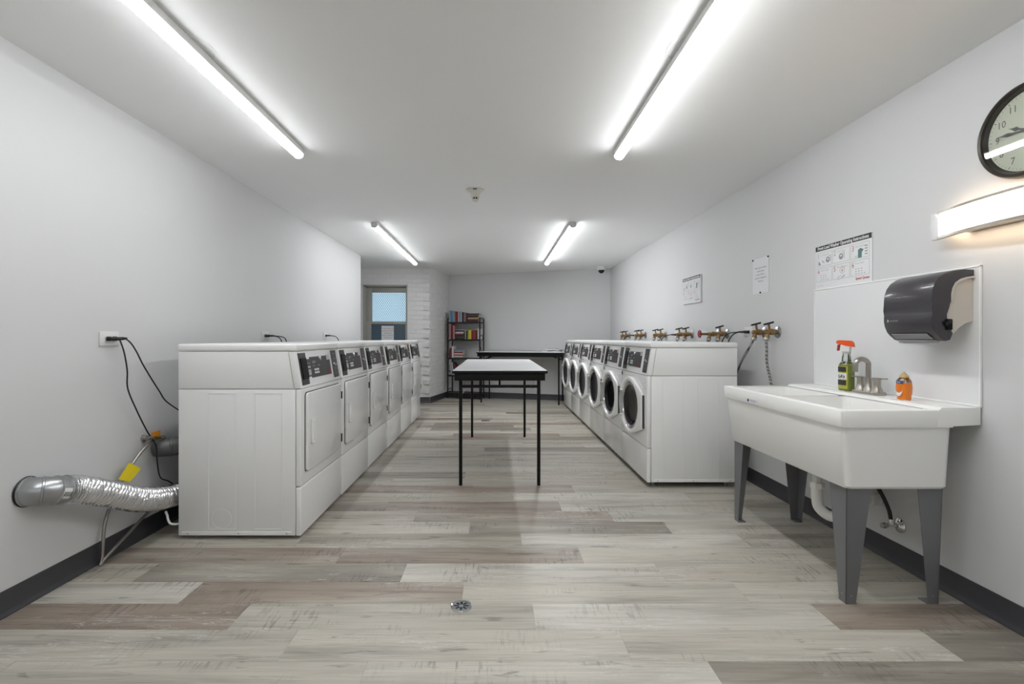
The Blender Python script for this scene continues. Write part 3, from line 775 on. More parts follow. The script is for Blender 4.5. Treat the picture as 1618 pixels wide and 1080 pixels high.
def book(local, w, d, h, col, label, tilt=0.0, flat=False, group=None):
    "upright book: spine to the viewer (local -y), w thick along x, d deep, h high"
    g = G(); t = 0.0022
    sp = [(0.0, 0.0), (0.3 * w, -0.0035), (0.7 * w, -0.0035), (w, 0.0), (w, d), (w - t, d), (w - t, 0.004), (t, 0.004), (t, d), (0, d)]
    g.prism(sp, 'z', 0, h, 0)
    g.box(t, w - t, 0.003, d - 0.005, 0.003, h - 0.003, mi=1)
    M = Matrix.Translation(bo) @ Matrix.Rotation(ang, 4, 'Z') @ Matrix.Translation(local)
    if flat: M = M @ Matrix.Translation((0, 0, w)) @ Matrix.Rotation(PI / 2, 4, 'Y')
    else: M = M @ Matrix.Rotation(tilt, 4, 'Y')
    o = g.build('book', [bookmat(NAMES[col]), 'paper_page'], None, loc=(0, 0, 0), smooth=False)
    o.matrix_world = M
    return tag(o, label, 'book', group)
SH = {4: 'top', 3: 'second', 2: 'third', 1: 'fourth'}
def row(si, x, spec, tilt=0.0):
    z = shelf_z[si] + 0.0005
    for i, (col, w_, h_) in enumerate(spec):
        lab = '%s book, %s upright from the left on the %s shelf of the bookcase' % (col, ORD[row.n[si]], SH[si])
        row.n[si] += 1
        if tilt: x += 0.004
        book(Vector((x, 0.012 + R.uniform(0, 0.012), z + max(0, -math.sin(tilt)) * 0.0)), w_, 0.13 + R.uniform(-0.01, 0.03), h_, col, lab, tilt, group='books on the bookcase')
        x += w_ / max(0.2, math.cos(tilt)) + 0.001
    return x
row.n = {1: 0, 2: 0, 3: 0, 4: 0}
def stack(si, x, spec, dep=0.13):
    z = shelf_z[si] + 0.0005
    for i, (col, th, L) in enumerate(spec):
        lab = '%s book lying flat, %s from the bottom of the stack on the %s shelf' % (col, ORD[stack.n[si]], SH[si]); stack.n[si] += 1
        book(Vector((x + R.uniform(-0.004, 0.004), 0.012 + R.uniform(0, 0.01), z)), th, dep, L, col, lab, flat=True, group='books on the bookcase')
        z += th + 0.0008
    return z
stack.n = {1: 0, 2: 0, 3: 0, 4: 0}
x = row(4, 0.018, [('pale blue', 0.030, 0.205), ('blue', 0.028, 0.205), ('pale blue', 0.022, 0.20), ('grey', 0.020, 0.195)], -0.06)
x = row(4, x + 0.004, [('dark red', 0.026, 0.19), ('red', 0.022, 0.188), ('white', 0.018, 0.185), ('blue', 0.026, 0.185), ('white', 0.018, 0.18), ('black', 0.026, 0.175), ('brown', 0.022, 0.17), ('grey', 0.020, 0.165), ('maroon', 0.026, 0.16)], -0.0)
stack(4, x + 0.012, [('black', 0.028, 0.20), ('dark red', 0.024, 0.20), ('tan', 0.026, 0.205), ('black', 0.026, 0.20), ('brown', 0.022, 0.205), ('black', 0.020, 0.21)])
x = row(3, 0.018, [('pink', 0.026, 0.28), ('maroon', 0.024, 0.27), ('dark red', 0.026, 0.26), ('pink', 0.024, 0.25)])
stack(3, x + 0.014, [('black', 0.026, 0.165), ('brown', 0.022, 0.16), ('black', 0.024, 0.165), ('maroon', 0.020, 0.165), ('pink', 0.020, 0.155), ('white', 0.018, 0.16), ('black', 0.024, 0.165), ('grey', 0.016, 0.16)])
x = row(3, x + 0.195, [('grey', 0.022, 0.155), ('black', 0.026, 0.15), ('lime', 0.022, 0.165), ('yellow', 0.036, 0.168), ('tan', 0.018, 0.16), ('maroon', 0.026, 0.15), ('red', 0.030, 0.165), ('dark red', 0.026, 0.16)])
row(3, 0.552, [('white', 0.036, 0.18)])
x = row(2, 0.018, [('maroon', 0.022, 0.165), ('dark red', 0.028, 0.18), ('white', 0.030, 0.205)])
stack(2, x + 0.012, [('grey', 0.020, 0.17), ('white', 0.018, 0.165), ('red', 0.022, 0.17), ('white', 0.022, 0.175), ('dark red', 0.022, 0.17), ('tan', 0.02, 0.17), ('blue', 0.018, 0.165)])
row(1, 0.060, [('white', 0.014, 0.24), ('grey', 0.012, 0.235), ('white', 0.014, 0.23), ('black', 0.018, 0.22), ('maroon', 0.02, 0.20)], -0.18)

# ------------------------------------------------------------ floor drains
def floor_drain(label, x, y, r):
    t = thing('floor_drain', label, 'drain', (x, y, 0), group='floor drains')
    G().lathe([(r * 0.86, 0.0006), (r * 0.88, 0.005), (r * 0.95, 0.006), (r, 0.003), (r * 1.01, 0.0003)], n=40).build('rim', 'chrome', t)
    G().lathe([(0, 0.0004), (r * 0.88, 0.0004)], n=32).build('well', 'gap_dark', t)
    g = G()
    for i in range(8):
        a0 = 2 * PI * (i + 0.5) / 8; hwid = 0.09 * r
        # sector between two slots
        u0 = a0 - PI / 8; u1 = a0 + PI / 8
        def pt(rr, a, sgn): return Vector((rr * math.cos(a) - sgn * hwid * math.sin(a), rr * math.sin(a) + sgn * hwid * math.cos(a), 0))
        ri, ro = r * 0.20, r * 0.72
        pts = [pt(ri, u0, 1), pt(ro, u0, 1), pt(ro, u1, -1), pt(ri, u1, -1)]
        g.hexa([p + Vector((0, 0, 0.001)) for p in pts], [p + Vector((0, 0, 0.0045)) for p in pts])
    g.lathe([(0, 0.001), (r * 0.24, 0.001), (r * 0.24, 0.0045), (0, 0.0045)], n=16)
    g.lathe([(r * 0.68, 0.001), (r * 0.86, 0.001), (r * 0.86, 0.0045), (r * 0.68, 0.0045), (r * 0.68, 0.001)], n=40)
    g.build('grate', 'galvanised', t)
floor_drain('round chrome floor drain in the foreground', -0.136, 1.923, 0.043)
floor_drain('dark floor drain beyond the middle table', -0.13, 6.22, 0.055)

# ------------------------------------------------------------ laundry sink
SX0, SX1, SY0, SY1 = 1.350, XR - 0.006, 1.888, 2.872
ZR, ZRB, ZBT, ZLEDGE = 0.784, 0.717, 0.469, 0.795
sink = thing('laundry_sink', 'white double-bowl laundry sink on tapered grey legs against the right wall', 'sink', (1.60, 2.38, 0))
def ring(x0, x1, y0, y1, z, r, n=5): return [Vector((x, y, z)) for x, y in rrect(x0, x1, y0, y1, r, n)]
def loft(g, rings, mi=0):
    n = len(rings[0]); vs = [p for q in rings for p in q]; fs = []
    for i in range(len(rings) - 1):
        for k in range(n): fs.append((i * n + k, i * n + (k + 1) % n, (i + 1) * n + (k + 1) % n, (i + 1) * n + k))
    return g.add(vs, fs, mi)
g = G()
XB = 1.795                     # back of the tub below the ledge
# outer skin of the tub
loft(g, [ring(1.392, XB - 0.012, 1.918, 2.842, ZBT + 0.0, 0.022), ring(1.384, XB - 0.005, 1.910, 2.850, ZBT + 0.010, 0.026), ring(1.362, XB, 1.897, 2.863, ZRB + 0.004, 0.026)])
bot = ring(1.392, XB - 0.012, 1.918, 2.842, ZBT, 0.022); g.add(bot, [tuple(range(len(bot)))])
# the two bowls, hollow
mid = (SY0 + SY1) / 2
for y0, y1 in ((SY0 + 0.034, mid - 0.016), (mid + 0.016, SY1 - 0.034)):
    rs = [ring(SX0 + 0.030, 1.715, y0, y1, ZR - 0.002, 0.03), ring(SX0 + 0.034, 1.711, y0 + 0.004, y1 - 0.004, ZR - 0.02, 0.03), ring(SX0 + 0.052, 1.700, y0 + 0.022, y1 - 0.022, ZBT + 0.05, 0.035), ring(SX0 + 0.075, 1.68, y0 + 0.045, y1 - 0.045, ZBT + 0.03, 0.035)]
    loft(g, rs); g.add(rs[-1], [tuple(range(len(rs[-1])))])
# rolled rim around the bowls: outer band, top and divider
def top_cells():
    xs = [SX0 + 0.006, SX0 + 0.030, 1.715, XB]
    ys = [SY0 + 0.006, SY0 + 0.034, mid - 0.016, mid + 0.016, SY1 - 0.034, SY1 - 0.006]
    for i in range(3):
        for j in range(5):
            if i == 1 and j in (1, 3): continue
            x0, x1, y0, y1 = xs[i], xs[i + 1], ys[j], ys[j + 1]
            z = ZR - 0.022 if (i == 1 and j == 2) else ZR
            g.add([(x0, y0, z), (x1, y0, z), (x1, y1, z), (x0, y1, z)], [(0, 1, 2, 3)])
top_cells()
# corner fillers of the bowl openings
for y0, y1 in ((SY0 + 0.034, mid - 0.016), (mid + 0.016, SY1 - 0.034)):
    for cx, cy, sx_, sy_ in ((SX0 + 0.030, y0, 1, 1), (SX0 + 0.030, y1, 1, -1), (1.715, y0, -1, 1), (1.715, y1, -1, -1)):
        arc = [(cx + sx_ * 0.03 * (1 - math.sin(a)), cy + sy_ * 0.03 * (1 - math.cos(a)), ZR - 0.0005) for a in [i / 5 * PI / 2 for i in range(6)]]
        g.add([(cx, cy, ZR - 0.0005)] + arc, [tuple(range(7))])
loft(g, [ring(SX0 + 0.012, XB, SY0 + 0.010, SY1 - 0.010, ZRB, 0.012), ring(SX0 + 0.005, XB, SY0 + 0.003, SY1 - 0.003, ZRB - 0.001, 0.014), ring(SX0 + 0.003, XB, SY0 + 0.002, SY1 - 0.002, ZRB + 0.004, 0.014), ring(SX0, XB, SY0, SY1, ZR - 0.005, 0.014), ring(SX0 + 0.002, XB, SY0 + 0.002, SY1 - 0.002, ZR - 0.001, 0.014), ring(SX0 + 0.006, XB, SY0 + 0.006, SY1 - 0.006, ZR, 0.012)])
# back ledge, stepped up from the rim
g.prism([(1.725, ZR - 0.004), (1.742, ZLEDGE), (SX1, ZLEDGE), (SX1, ZRB + 0.008), (1.79, ZRB + 0.008), (1.77, ZRB - 0.002), (1.725, ZRB)], 'y', SY0 + 0.001, SY1 - 0.001, bev=0.003)
tub = g.build('tub', 'sink_white', sink, world=True)
for y0 in (SY0 + 0.12, SY1 - 0.40):
    for i in range(6):
        G().box(1.748, 1.785, y0 + i * 0.026, y0 + i * 0.026 + 0.010, ZLEDGE - 0.001, ZLEDGE + 0.003, bev=0.0015, seg=1).build('soap_rib', 'sink_white', tub, world=True)
g = G().box(1.3487, 1.3497, 2.50, 2.60, 0.7235, 0.7465); stk = g.build('sticker', 'print_white', sink, world=True, smooth=False)
g = G(); glyphs(g, 'MUSTEE', 0.017, (1.3483, 2.535, 0.729), (0, -1, 0), (0, 0, 1), squeeze=0.85); g.box(1.3483, 1.3486, 2.576, 2.594, 0.728, 0.742)
g.build('sticker_print', 'print_blue', stk, world=True, smooth=False)['kind'] = 'stuff'
# legs of folded sheet: two tapering flanges meeting at the outer corner
def sink_leg(cx, cy, sx_, sy_):
    g = G(); t = 0.003; zt = ZBT - 0.001
    wt, wb = 0.098, 0.040
    # top corner and foot corner (drawn in a little)
    tc = Vector((cx, cy, zt)); fc = Vector((cx - sx_ * 0.006, cy + 0.012, 0.004))
    for ax, n in ((Vector((-sx_, 0, 0)), Vector((0, -sy_, 0))), (Vector((0, -sy_, 0)), Vector((-sx_, 0, 0)))):
        q = [tc, tc + ax * wt, fc + ax * wb, fc]
        g.hexa(q, [p + n * t for p in q])
    lg = g.build('leg', 'leg_grey', sink, world=True, smooth=False)
    f = G().box(min(fc.x, fc.x - sx_ * 0.044), max(fc.x, fc.x - sx_ * 0.044), min(fc.y, fc.y - sy_ * 0.044), max(fc.y, fc.y - sy_ * 0.044), 0.0, 0.005, bev=0.001).build('foot', 'leg_grey', lg, world=True)
    for n_, p in ((Vector((sx_, 0, 0)), fc + Vector((0, -sy_ * 0.022, 0.03))), (Vector((0, sy_, 0)), fc + Vector((-sx_ * 0.022, 0, 0.03)))):
        G().lathe([(0.004, 0), (0.003, 0.002), (0, 0.0025)], p - n_ * 0.001, n_, 8).build('rivet', 'galvanised', lg, world=True)
sink_leg(1.398, 1.928, -1, -1); sink_leg(1.398, 2.832, -1, 1); sink_leg(1.780, 1.928, 1, -1); sink_leg(1.780, 2.832, 1, 1)
# drain trap
dt = thing('drain_trap', 'white plastic drain trap hanging under the laundry sink', 'pipe', (1.55, 2.33, 0.19))
tx, ty = 1.55, 2.335
G().tube([(tx, ty, ZBT - 0.002), (tx, ty, 0.345)], 0.021, 18).build('tailpiece', 'pvc', dt, world=True)
G().tube(spline([(tx, ty, 0.36), (tx, ty, 0.30), (tx + 0.006, ty - 0.008, 0.252), (tx + 0.035, ty - 0.035, 0.222), (tx + 0.068, ty - 0.062, 0.232), (tx + 0.082, ty - 0.075, 0.255), (tx + 0.084, ty - 0.076, 0.272)], 6), 0.024, 18).build('bend', 'pvc', dt, world=True)
for p, q in (((tx, ty, 0.345), (tx, ty, 0.372)), ((tx + 0.084, ty - 0.076, 0.258), (tx + 0.084, ty - 0.076, 0.280))):
    nut = G().tube([p, q], 0.032, 8).build('slip_nut', 'pvc', dt, world=True, smooth=False)
G().tube(spline([(tx + 0.084, ty - 0.076, 0.275), (tx + 0.092, ty - 0.066, 0.305), (tx + 0.13, ty - 0.02, 0.318), (XR - 0.08, ty + 0.12, 0.318), (XR - 0.001, ty + 0.16, 0.316)], 6), 0.022, 16).build('trap_arm', 'pvc', dt, world=True)
pe = thing('drain_stub', 'short white pipe stub out of the wall behind the sink', 'pipe', (1.86, 2.40, 0.24))
ps = Vector((XR, 2.395, 0.272))
G().tube([ps, ps - Vector((0.075, 0, 0))], 0.024, 20).build('pipe', 'pvc', pe, world=True)
G().lathe([(0.024, 0.030), (0.034, 0.030), (0.035, 0.036), (0.035, 0.052), (0.026, 0.056)], ps, (-1, 0, 0), 8).build('nut', 'pvc', pe, world=True, smooth=False)
# stop valve and black supply hose
sv = thing('stop_valve', 'chrome stop valve on the wall under the sink', 'valve', (1.86, 2.28, 0.17))
vp = Vector((XR, 2.272, 0.188))
G().lathe([(0.034, 0), (0.033, 0.006), (0.018, 0.014), (0.010, 0.016)], vp, (-1, 0, 0), 24).build('escutcheon', 'chrome', sv, world=True)
G().cyl(vp, vp - Vector((0.062, 0, 0)), 0.009, 14).build('body', 'chrome', sv, world=True)
G().cyl(vp - Vector((0.045, 0, 0.008)), vp - Vector((0.045, 0, -0.030)), 0.008, 12).build('outlet', 'chrome', sv, world=True)
G().lathe([(0, 0.090), (0.012, 0.088), (0.014, 0.074), (0.008, 0.066), (0.006, 0.06)], vp, (-1, 0, 0), 12).build('knob', 'galvanised', sv, world=True)
tag(G().tube(spline([vp + Vector((-0.045, 0, 0.028)), vp + Vector((-0.047, 0.012, 0.075)), vp + Vector((-0.062, 0.045, 0.15)), vp + Vector((-0.080, 0.085, 0.205)), vp + Vector((-0.088, 0.10, 0.275))]), 0.0085, 12).build('supply_hose', 'black_rubber'), 'black rubber supply hose curving up from the stop valve under the sink', 'hose')

# splash panel on the wall
bp = thing('splash_panel', 'white splash panel on the wall behind the laundry sink', 'panel', (XR, 2.38, ZLEDGE))
BPX = XR - 0.007
G().box(BPX, XR - 0.001, SY0 + 0.001, 2.874, ZLEDGE + 0.001, 1.349, bev=0.001, seg=1).build('sheet', 'panel_white', bp, world=True)
for y0, y1, z0, z1 in ((SY0, SY0 + 0.006, ZLEDGE + 0.001, 1.351), (2.868, 2.875, ZLEDGE + 0.001, 1.351), (SY0, 2.875, 1.345, 1.352), (SY0 + 0.006, 2.868, ZLEDGE + 0.0008, ZLEDGE + 0.008)):
    G().box(BPX - 0.003, XR - 0.0005, y0, y1, z0, z1, bev=0.001, seg=1).build('edge_trim', 'enamel_trim', bp, world=True)

# faucet
fa = thing('faucet', 'brushed nickel two-handle faucet on the sink ledge', 'faucet', (1.812, 2.352, ZLEDGE))
fx, fy, fz = 1.812, 2.352, ZLEDGE
G().prism([(fx - 0.026, fy - 0.075), (fx + 0.024, fy - 0.080), (fx + 0.024, fy + 0.080), (fx - 0.026, fy + 0.075)], 'z', fz, fz + 0.016, bev=0.005).build('base_plate', 'nickel', fa, world=True)
G().lathe([(0.023, 0.012), (0.019, 0.03), (0.0155, 0.036), (0.0155, 0.078), (0.0125, 0.080)], (fx, fy, fz), n=22).build('spout_collar', 'nickel', fa, world=True)
path = [(fx, fy, fz + 0.05), (fx, fy, fz + 0.10), (fx - 0.001, fy, fz + 0.130)] 
rr = 0.029
for i in range(0, 11):
    a = i / 10 * PI * 0.93
    path.append((fx - rr + rr * math.cos(a), fy + 0.0 + 0.006 * i / 10, fz + 0.140 + rr * math.sin(a)))
path.append((fx - 2 * rr - 0.002, fy + 0.006, fz + 0.108))
G().tube(spline(path, 3), 0.0115, 18).build('spout', 'nickel', fa, world=True)
for s, hd in ((-1, Vector((-0.1, -1, 0.05))), (1, Vector((-0.35, 0.9, 0.03)))):
    c = Vector((fx, fy + s * 0.052, fz + 0.008))
    hb = G().lathe([(0.026, 0.0), (0.025, 0.006), (0.017, 0.026), (0.0145, 0.034), (0.0145, 0.062), (0.017, 0.066), (0.017, 0.074), (0, 0.076)], c, n=22).build('handle', 'nickel', fa, world=True)
    hd = hd.normalized(); sd = Vector((-hd.y, hd.x, 0)).normalized()
    b0 = c + Vector((0, 0, 0.068)); b1 = b0 + hd * (0.066 if s < 0 else 0.045)
    G().hexa([b0 + sd * 0.008, b0 - sd * 0.008, b1 - sd * 0.005, b1 + sd * 0.005], [p + Vector((0, 0, 0.006)) for p in (b0 + sd * 0.008, b0 - sd * 0.008, b1 - sd * 0.005, b1 + sd * 0.005)]).build('lever', 'nickel', hb, world=True)

# green spray bottle (turned a little, label towards the room)
gb = Vector((1.806, 2.492, ZLEDGE))
sb = thing('spray_bottle', 'spray bottle of green cleaner with an orange trigger on the sink ledge', 'bottle', gb)
def oval(g, prof, c, ratio, n=24, mi=0, rz=0.0):
    vs = []; fs = []
    for r_, h_ in prof:
        for k in range(n):
            a = 2 * PI * k / n
            e = 0.75
            cx_ = math.copysign(abs(math.cos(a)) ** e, math.cos(a)) * r_ * ratio; cy_ = math.copysign(abs(math.sin(a)) ** e, math.sin(a)) * r_
            vs.append((c[0] + cx_ * math.cos(rz) - cy_ * math.sin(rz), c[1] + cx_ * math.sin(rz) + cy_ * math.cos(rz), c[2] + h_))
    for i in range(len(prof) - 1):
        for k in range(n): fs.append((i * n + k, i * n + (k + 1) % n, (i + 1) * n + (k + 1) % n, (i + 1) * n + k))
    return g.add(vs, fs, mi)
oval(G(), [(0, 0.001), (0.036, 0.001), (0.0385, 0.005), (0.0385, 0.10), (0.037, 0.128), (0.034, 0.136), (0, 0.136)], gb, 0.72).build('liquid', 'liquid_green', sb, world=True)
oval(G(), [(0.034, 0.1365), (0.030, 0.142), (0.0225, 0.150), (0.020, 0.175), (0.0165, 0.188), (0.0165, 0.196)], gb, 0.75).build('bottle_neck', 'bottle_clear', sb, world=True)
# wrap label following the body on the room side
def wrap(g, c, r_, ratio, a0, a1, z0, z1, off=0.0006, n=10, mi=0):
    vs = []; fs = []
    for i in range(n + 1):
        a = a0 + (a1 - a0) * i / n; e = 0.75
        x = math.copysign(abs(math.cos(a)) ** e, math.cos(a)) * (r_ + off) * ratio; y = math.copysign(abs(math.sin(a)) ** e, math.sin(a)) * (r_ + off)
        vs += [(c[0] + x, c[1] + y, c[2] + z0), (c[0] + x, c[1] + y, c[2] + z1)]
    for i in range(n): fs.append((2 * i, 2 * i + 2, 2 * i + 3, 2 * i + 1))
    return g.add(vs, fs, mi)
A0, A1 = math.radians(140), math.radians(235)
lb = wrap(G(), gb, 0.0385, 0.72, A0, A1, 0.012, 0.128, 0.0006).build('label', 'label_yellow', sb, world=True)
wrap(G(), gb, 0.0385, 0.72, A0, math.radians(225), 0.060, 0.092, 0.0012).build('label_band', 'print_white', lb, world=True)
wrap(G(), gb, 0.0385, 0.72, A0, math.radians(222), 0.030, 0.056, 0.0012).build('label_block', 'print_black', lb, world=True)
wrap(G(), gb, 0.0385, 0.72, A0, math.radians(222), 0.098, 0.124, 0.0012).build('label_block', 'print_black', lb, world=True)
g = G(); glyphs(g, "LA's", 0.022, gb + Vector((-0.0296, -0.006, 0.068)), (0.10, -0.995, 0), (0, 0, 1), bold=0.001); g.build('label_print', 'print_black', lb, world=True, smooth=False)['kind'] = 'stuff'
hd_ = Vector((-0.45, 0.89, 0)).normalized(); rt = Vector((hd_.y, -hd_.x, 0))
G().lathe([(0.0185, 0.190), (0.0185, 0.200), (0.016, 0.203)], gb, n=20).build('collar', 'print_grey', sb, world=True)
g = G()
def along(pts, hw_, m_=0):
    A = [gb + hd_ * u_ + rt * hw_ + Vector((0, 0, z_)) for u_, z_ in pts]; B = [gb + hd_ * u_ - rt * hw_ + Vector((0, 0, z_)) for u_, z_ in pts]
    g.hexa(A, B)
along([(-0.016, 0.200), (0.014, 0.200), (0.018, 0.222), (0.014, 0.236), (-0.022, 0.232)], 0.010); g.build('sprayer_body', 'plastic_white', sb, world=True)
g = G(); along([(-0.036, 0.226), (-0.006, 0.230), (0.030, 0.240), (0.042, 0.242), (0.043, 0.256), (0.030, 0.260), (-0.020, 0.258), (-0.030, 0.250)], 0.011); g.build('sprayer_cap', 'trigger_orange', sb, world=True)
g = G(); along([(0.030, 0.238), (0.039, 0.238), (0.043, 0.205), (0.036, 0.205)], 0.006); g.build('trigger', 'trigger_red', sb, world=True)

# orange soap bottle
ob_ = Vector((1.783, 2.113, ZLEDGE))
so = thing('soap_bottle', 'small bottle of orange hand soap on the sink ledge', 'bottle', ob_)
oval(G(), [(0, 0.001), (0.024, 0.001), (0.0265, 0.006), (0.0265, 0.022), (0.029, 0.03), (0.0305, 0.052), (0.029, 0.076), (0, 0.076)], ob_, 0.75).build('liquid', 'liquid_orange', so, world=True)
oval(G(), [(0.029, 0.0765), (0.026, 0.088), (0.018, 0.098), (0.012, 0.102)], ob_, 0.75).build('shoulder', 'bottle_clear', so, world=True)
G().lathe([(0.004, 0.070), (0.004, 0.096), (0.017, 0.099), (0.017, 0.108), (0.011, 0.111), (0.010, 0.117), (0.005, 0.119), (0.004, 0.124), (0, 0.125)], ob_, n=18).build('pump_head', 'pump_tan', so, world=True)
g = G()
arc_n = 12
for i in range(arc_n):
    def ap(i_):
        a = math.radians(200 + 150 * i_ / arc_n); th = math.radians(212) - 0.0
        u_ = 0.019 * math.cos(a); z_ = 0.052 + 0.026 * math.sin(a); wd = 0.0075 * math.sin(PI * (i_ + 0.25) / (arc_n + 0.5))
        return u_, z_, wd
    a_, b_ = ap(i), ap(i + 1)
    def onb(u_, z_): 
        nrm = Vector((-0.0245 + 6.0 * u_ * u_, -u_, z_)); return ob_ + nrm
    g.add([onb(a_[0], a_[1] - a_[2]), onb(b_[0], b_[1] - b_[2]), onb(b_[0], b_[1] + b_[2]), onb(a_[0], a_[1] + a_[2])], [(0, 1, 2, 3)])
g.build('swoosh', 'print_white', so, world=True, smooth=False)
lb = wrap(G(), ob_, 0.0293, 0.75, math.radians(150), math.radians(215), 0.072, 0.086, 0.0010).build('label', 'print_blue', so, world=True)
g = G(); glyphs(g, 'Dial', 0.011, ob_ + Vector((-0.0237, 0.001, 0.0755)), (0, -1, 0), (0, 0, 1)); g.build('label_print', 'print_white', lb, world=True, smooth=False)['kind'] = 'stuff'

# ------------------------------------------------------------ paper towel dispenser
td = thing('towel_dispenser', 'smoke-black paper towel dispenser with beige side on the splash panel', 'paper towel dispenser', (1.86, 2.03, 1.056))
WXD = BPX - 0.001
cov = [(WXD, 1.338), (1.855, 1.338), (1.812, 1.334), (1.775, 1.322), (1.750, 1.305), (1.734, 1.283), (1.724, 1.255), (1.721, 1.230), (1.723, 1.205), (1.728, 1.185), (1.725, 1.165), (1.721, 1.138), (1.725, 1.115), (1.738, 1.092), (1.752, 1.075), (1.768, 1.058), (1.782, 1.054), (1.798, 1.058), (1.810, 1.084)]
inn = [(1.800, 1.100), (1.776, 1.146), (1.788, 1.165), (1.796, 1.188), (1.799, 1.212), (1.799, 1.240), (1.804, 1.264), (1.815, 1.285), (1.835, 1.300), (1.862, 1.308), (WXD, 1.312)]
Y0d, Y1d = 1.912, 2.150
cv = G().prism(cov[:-1] + [cov[-1]] + inn, 'y', Y0d, Y1d, bev=0.006).build('cover', 'smoke_plastic', td, world=True)
G().prism(inn[1:] + [(WXD, 1.133), (1.862, 1.124), (1.838, 1.108), (1.820, 1.088), (1.812, 1.080), (1.800, 1.095)], 'y', Y0d + 0.008, Y1d - 0.008).build('housing', 'beige_plastic', td, world=True)
G().prism(inn[4:] + [(WXD, 1.305), (1.864, 1.301), (1.841, 1.294), (1.822, 1.280), (1.812, 1.262), (1.806, 1.240), (1.806, 1.212)], 'y', Y0d - 0.002, Y0d + 0.006).build('housing_edge', 'beige_plastic', td, world=True)
G().box(1.776, 1.800, Y0d - 0.008, Y0d + 0.012, 1.098, 1.142, bev=0.004).build('latch', 'strip_black', td, world=True)
G().prism([(1.765, 1.128), (1.790, 1.140), (1.797, 1.130), (1.772, 1.112)], 'y', Y0d - 0.012, Y0d - 0.001, bev=0.002).build('latch_lever', 'lens_dark', td, world=True)
G().hexa([(1.741, 1.955, 1.084), (1.741, 2.125, 1.084), (1.757, 2.120, 1.064), (1.757, 1.945, 1.064)], [(1.737, 1.955, 1.082), (1.737, 2.125, 1.082), (1.753, 2.120, 1.062), (1.753, 1.945, 1.062)]).build('slot_window', 'print_mid', td, world=True, smooth=False)
G().box(1.768, 1.790, 1.95, 2.125, 1.046, 1.060, bev=0.003).build('tear_bar', 'galvanised', td, world=True)
pp = G().box(1.778, 1.7795, 1.96, 2.115, 1.040, 1.056).build('paper', 'towel_paper', td, world=True)
g = G(); glyphs(g, 'SAN JAMAR', 0.0085, (1.7207, 2.115, 1.137), (0, -1, 0), (0, 0, 1), 'LEFT'); g.box(1.7205, 1.7212, 2.120, 2.127, 1.135, 1.146); g.build('logo', 'print_grey', cv, world=True, smooth=False)['kind'] = 'stuff'

# ------------------------------------------------------------ wall clock
cc = Vector((XR, 1.712, 1.805)); CR = 0.168
ck = thing('wall_clock', 'round dark-framed wall clock with cream dial above the wall light', 'clock', cc - Vector((0, 0, CR)))
out = (-1, 0, 0)
G().lathe([(0, 0.001), (CR - 0.004, 0.001), (CR, 0.008), (CR, 0.024), (CR - 0.005, 0.035), (CR - 0.011, 0.038), (CR - 0.017, 0.035), (CR - 0.019, 0.028), (CR - 0.024, 0.012), (0, 0.011)], cc, out, 72).build('case', 'clock_case', ck, world=True)
fc_ = G().lathe([(0, 0.0125), (CR - 0.026, 0.0125)], cc, out, 64).build('dial', 'clock_face', ck, world=True)
rgt, upv = Vector((0, -1, 0)), Vector((0, 0, 1))
g = G()
for i in range(1, 13):
    a = PI / 2 - i * PI / 6
    p = cc + Vector((-0.0132, 0, 0)) + rgt * (0.108 * math.cos(a)) + upv * (0.108 * math.sin(a) - 0.012)
    glyphs(g, str(i), 0.036, p, rgt, upv, squeeze=0.9)
g.build('numeral', 'clock_print', fc_, world=True, smooth=False)['kind'] = 'stuff'
g = G()
for i in range(60):
    a = 2 * PI * i / 60; r0, r1 = (0.129, 0.137) if i % 5 == 0 else (0.132, 0.137); hw_ = 0.0012 if i % 5 == 0 else 0.0006
    d_ = rgt * math.cos(a) + upv * math.sin(a); e_ = upv * math.cos(a) - rgt * math.sin(a); o_ = cc + Vector((-0.0132, 0, 0))
    g.add([o_ + d_ * r0 + e_ * hw_, o_ + d_ * r1 + e_ * hw_, o_ + d_ * r1 - e_ * hw_, o_ + d_ * r0 - e_ * hw_], [(0, 1, 2, 3)])
g.build('minute_track', 'clock_print', fc_, world=True, smooth=False)['kind'] = 'stuff'
def hand(name, turns, L, wd, x):
    a = PI / 2 - turns * 2 * PI; d_ = rgt * math.cos(a) + upv * math.sin(a); e_ = upv * math.cos(a) - rgt * math.sin(a); o_ = cc + Vector((-x, 0, 0))
    q = [o_ - d_ * 0.02 + e_ * wd * 0.4, o_ + d_ * L * 0.45 + e_ * wd * 0.4, o_ + d_ * L * 0.62 + e_ * wd, o_ + d_ * L * 0.80 + e_ * wd * 0.3, o_ + d_ * L]
    q += [o_ + d_ * L * 0.80 - e_ * wd * 0.3, o_ + d_ * L * 0.62 - e_ * wd, o_ + d_ * L * 0.45 - e_ * wd * 0.4, o_ - d_ * 0.02 - e_ * wd * 0.4]
    G().hexa(q, [p + Vector((-0.0012, 0, 0)) for p in q]).build(name, 'clock_print', ck, world=True, smooth=False)
hand('hour_hand', (9 + 46 / 60) / 12, 0.072, 0.008, 0.016); hand('minute_hand', 46 / 60, 0.108, 0.006, 0.019)
G().lathe([(0.006, 0.0126), (0.006, 0.021), (0, 0.022)], cc, out, 16).build('pin', 'clock_print', ck, world=True)
G().add([cc + Vector((-0.030, (CR - 0.0185) * math.cos(2 * PI * k / 64), (CR - 0.0185) * math.sin(2 * PI * k / 64))) for k in range(64)], [tuple(range(64))]).build('glass', 'clear_glass', ck, world=True)

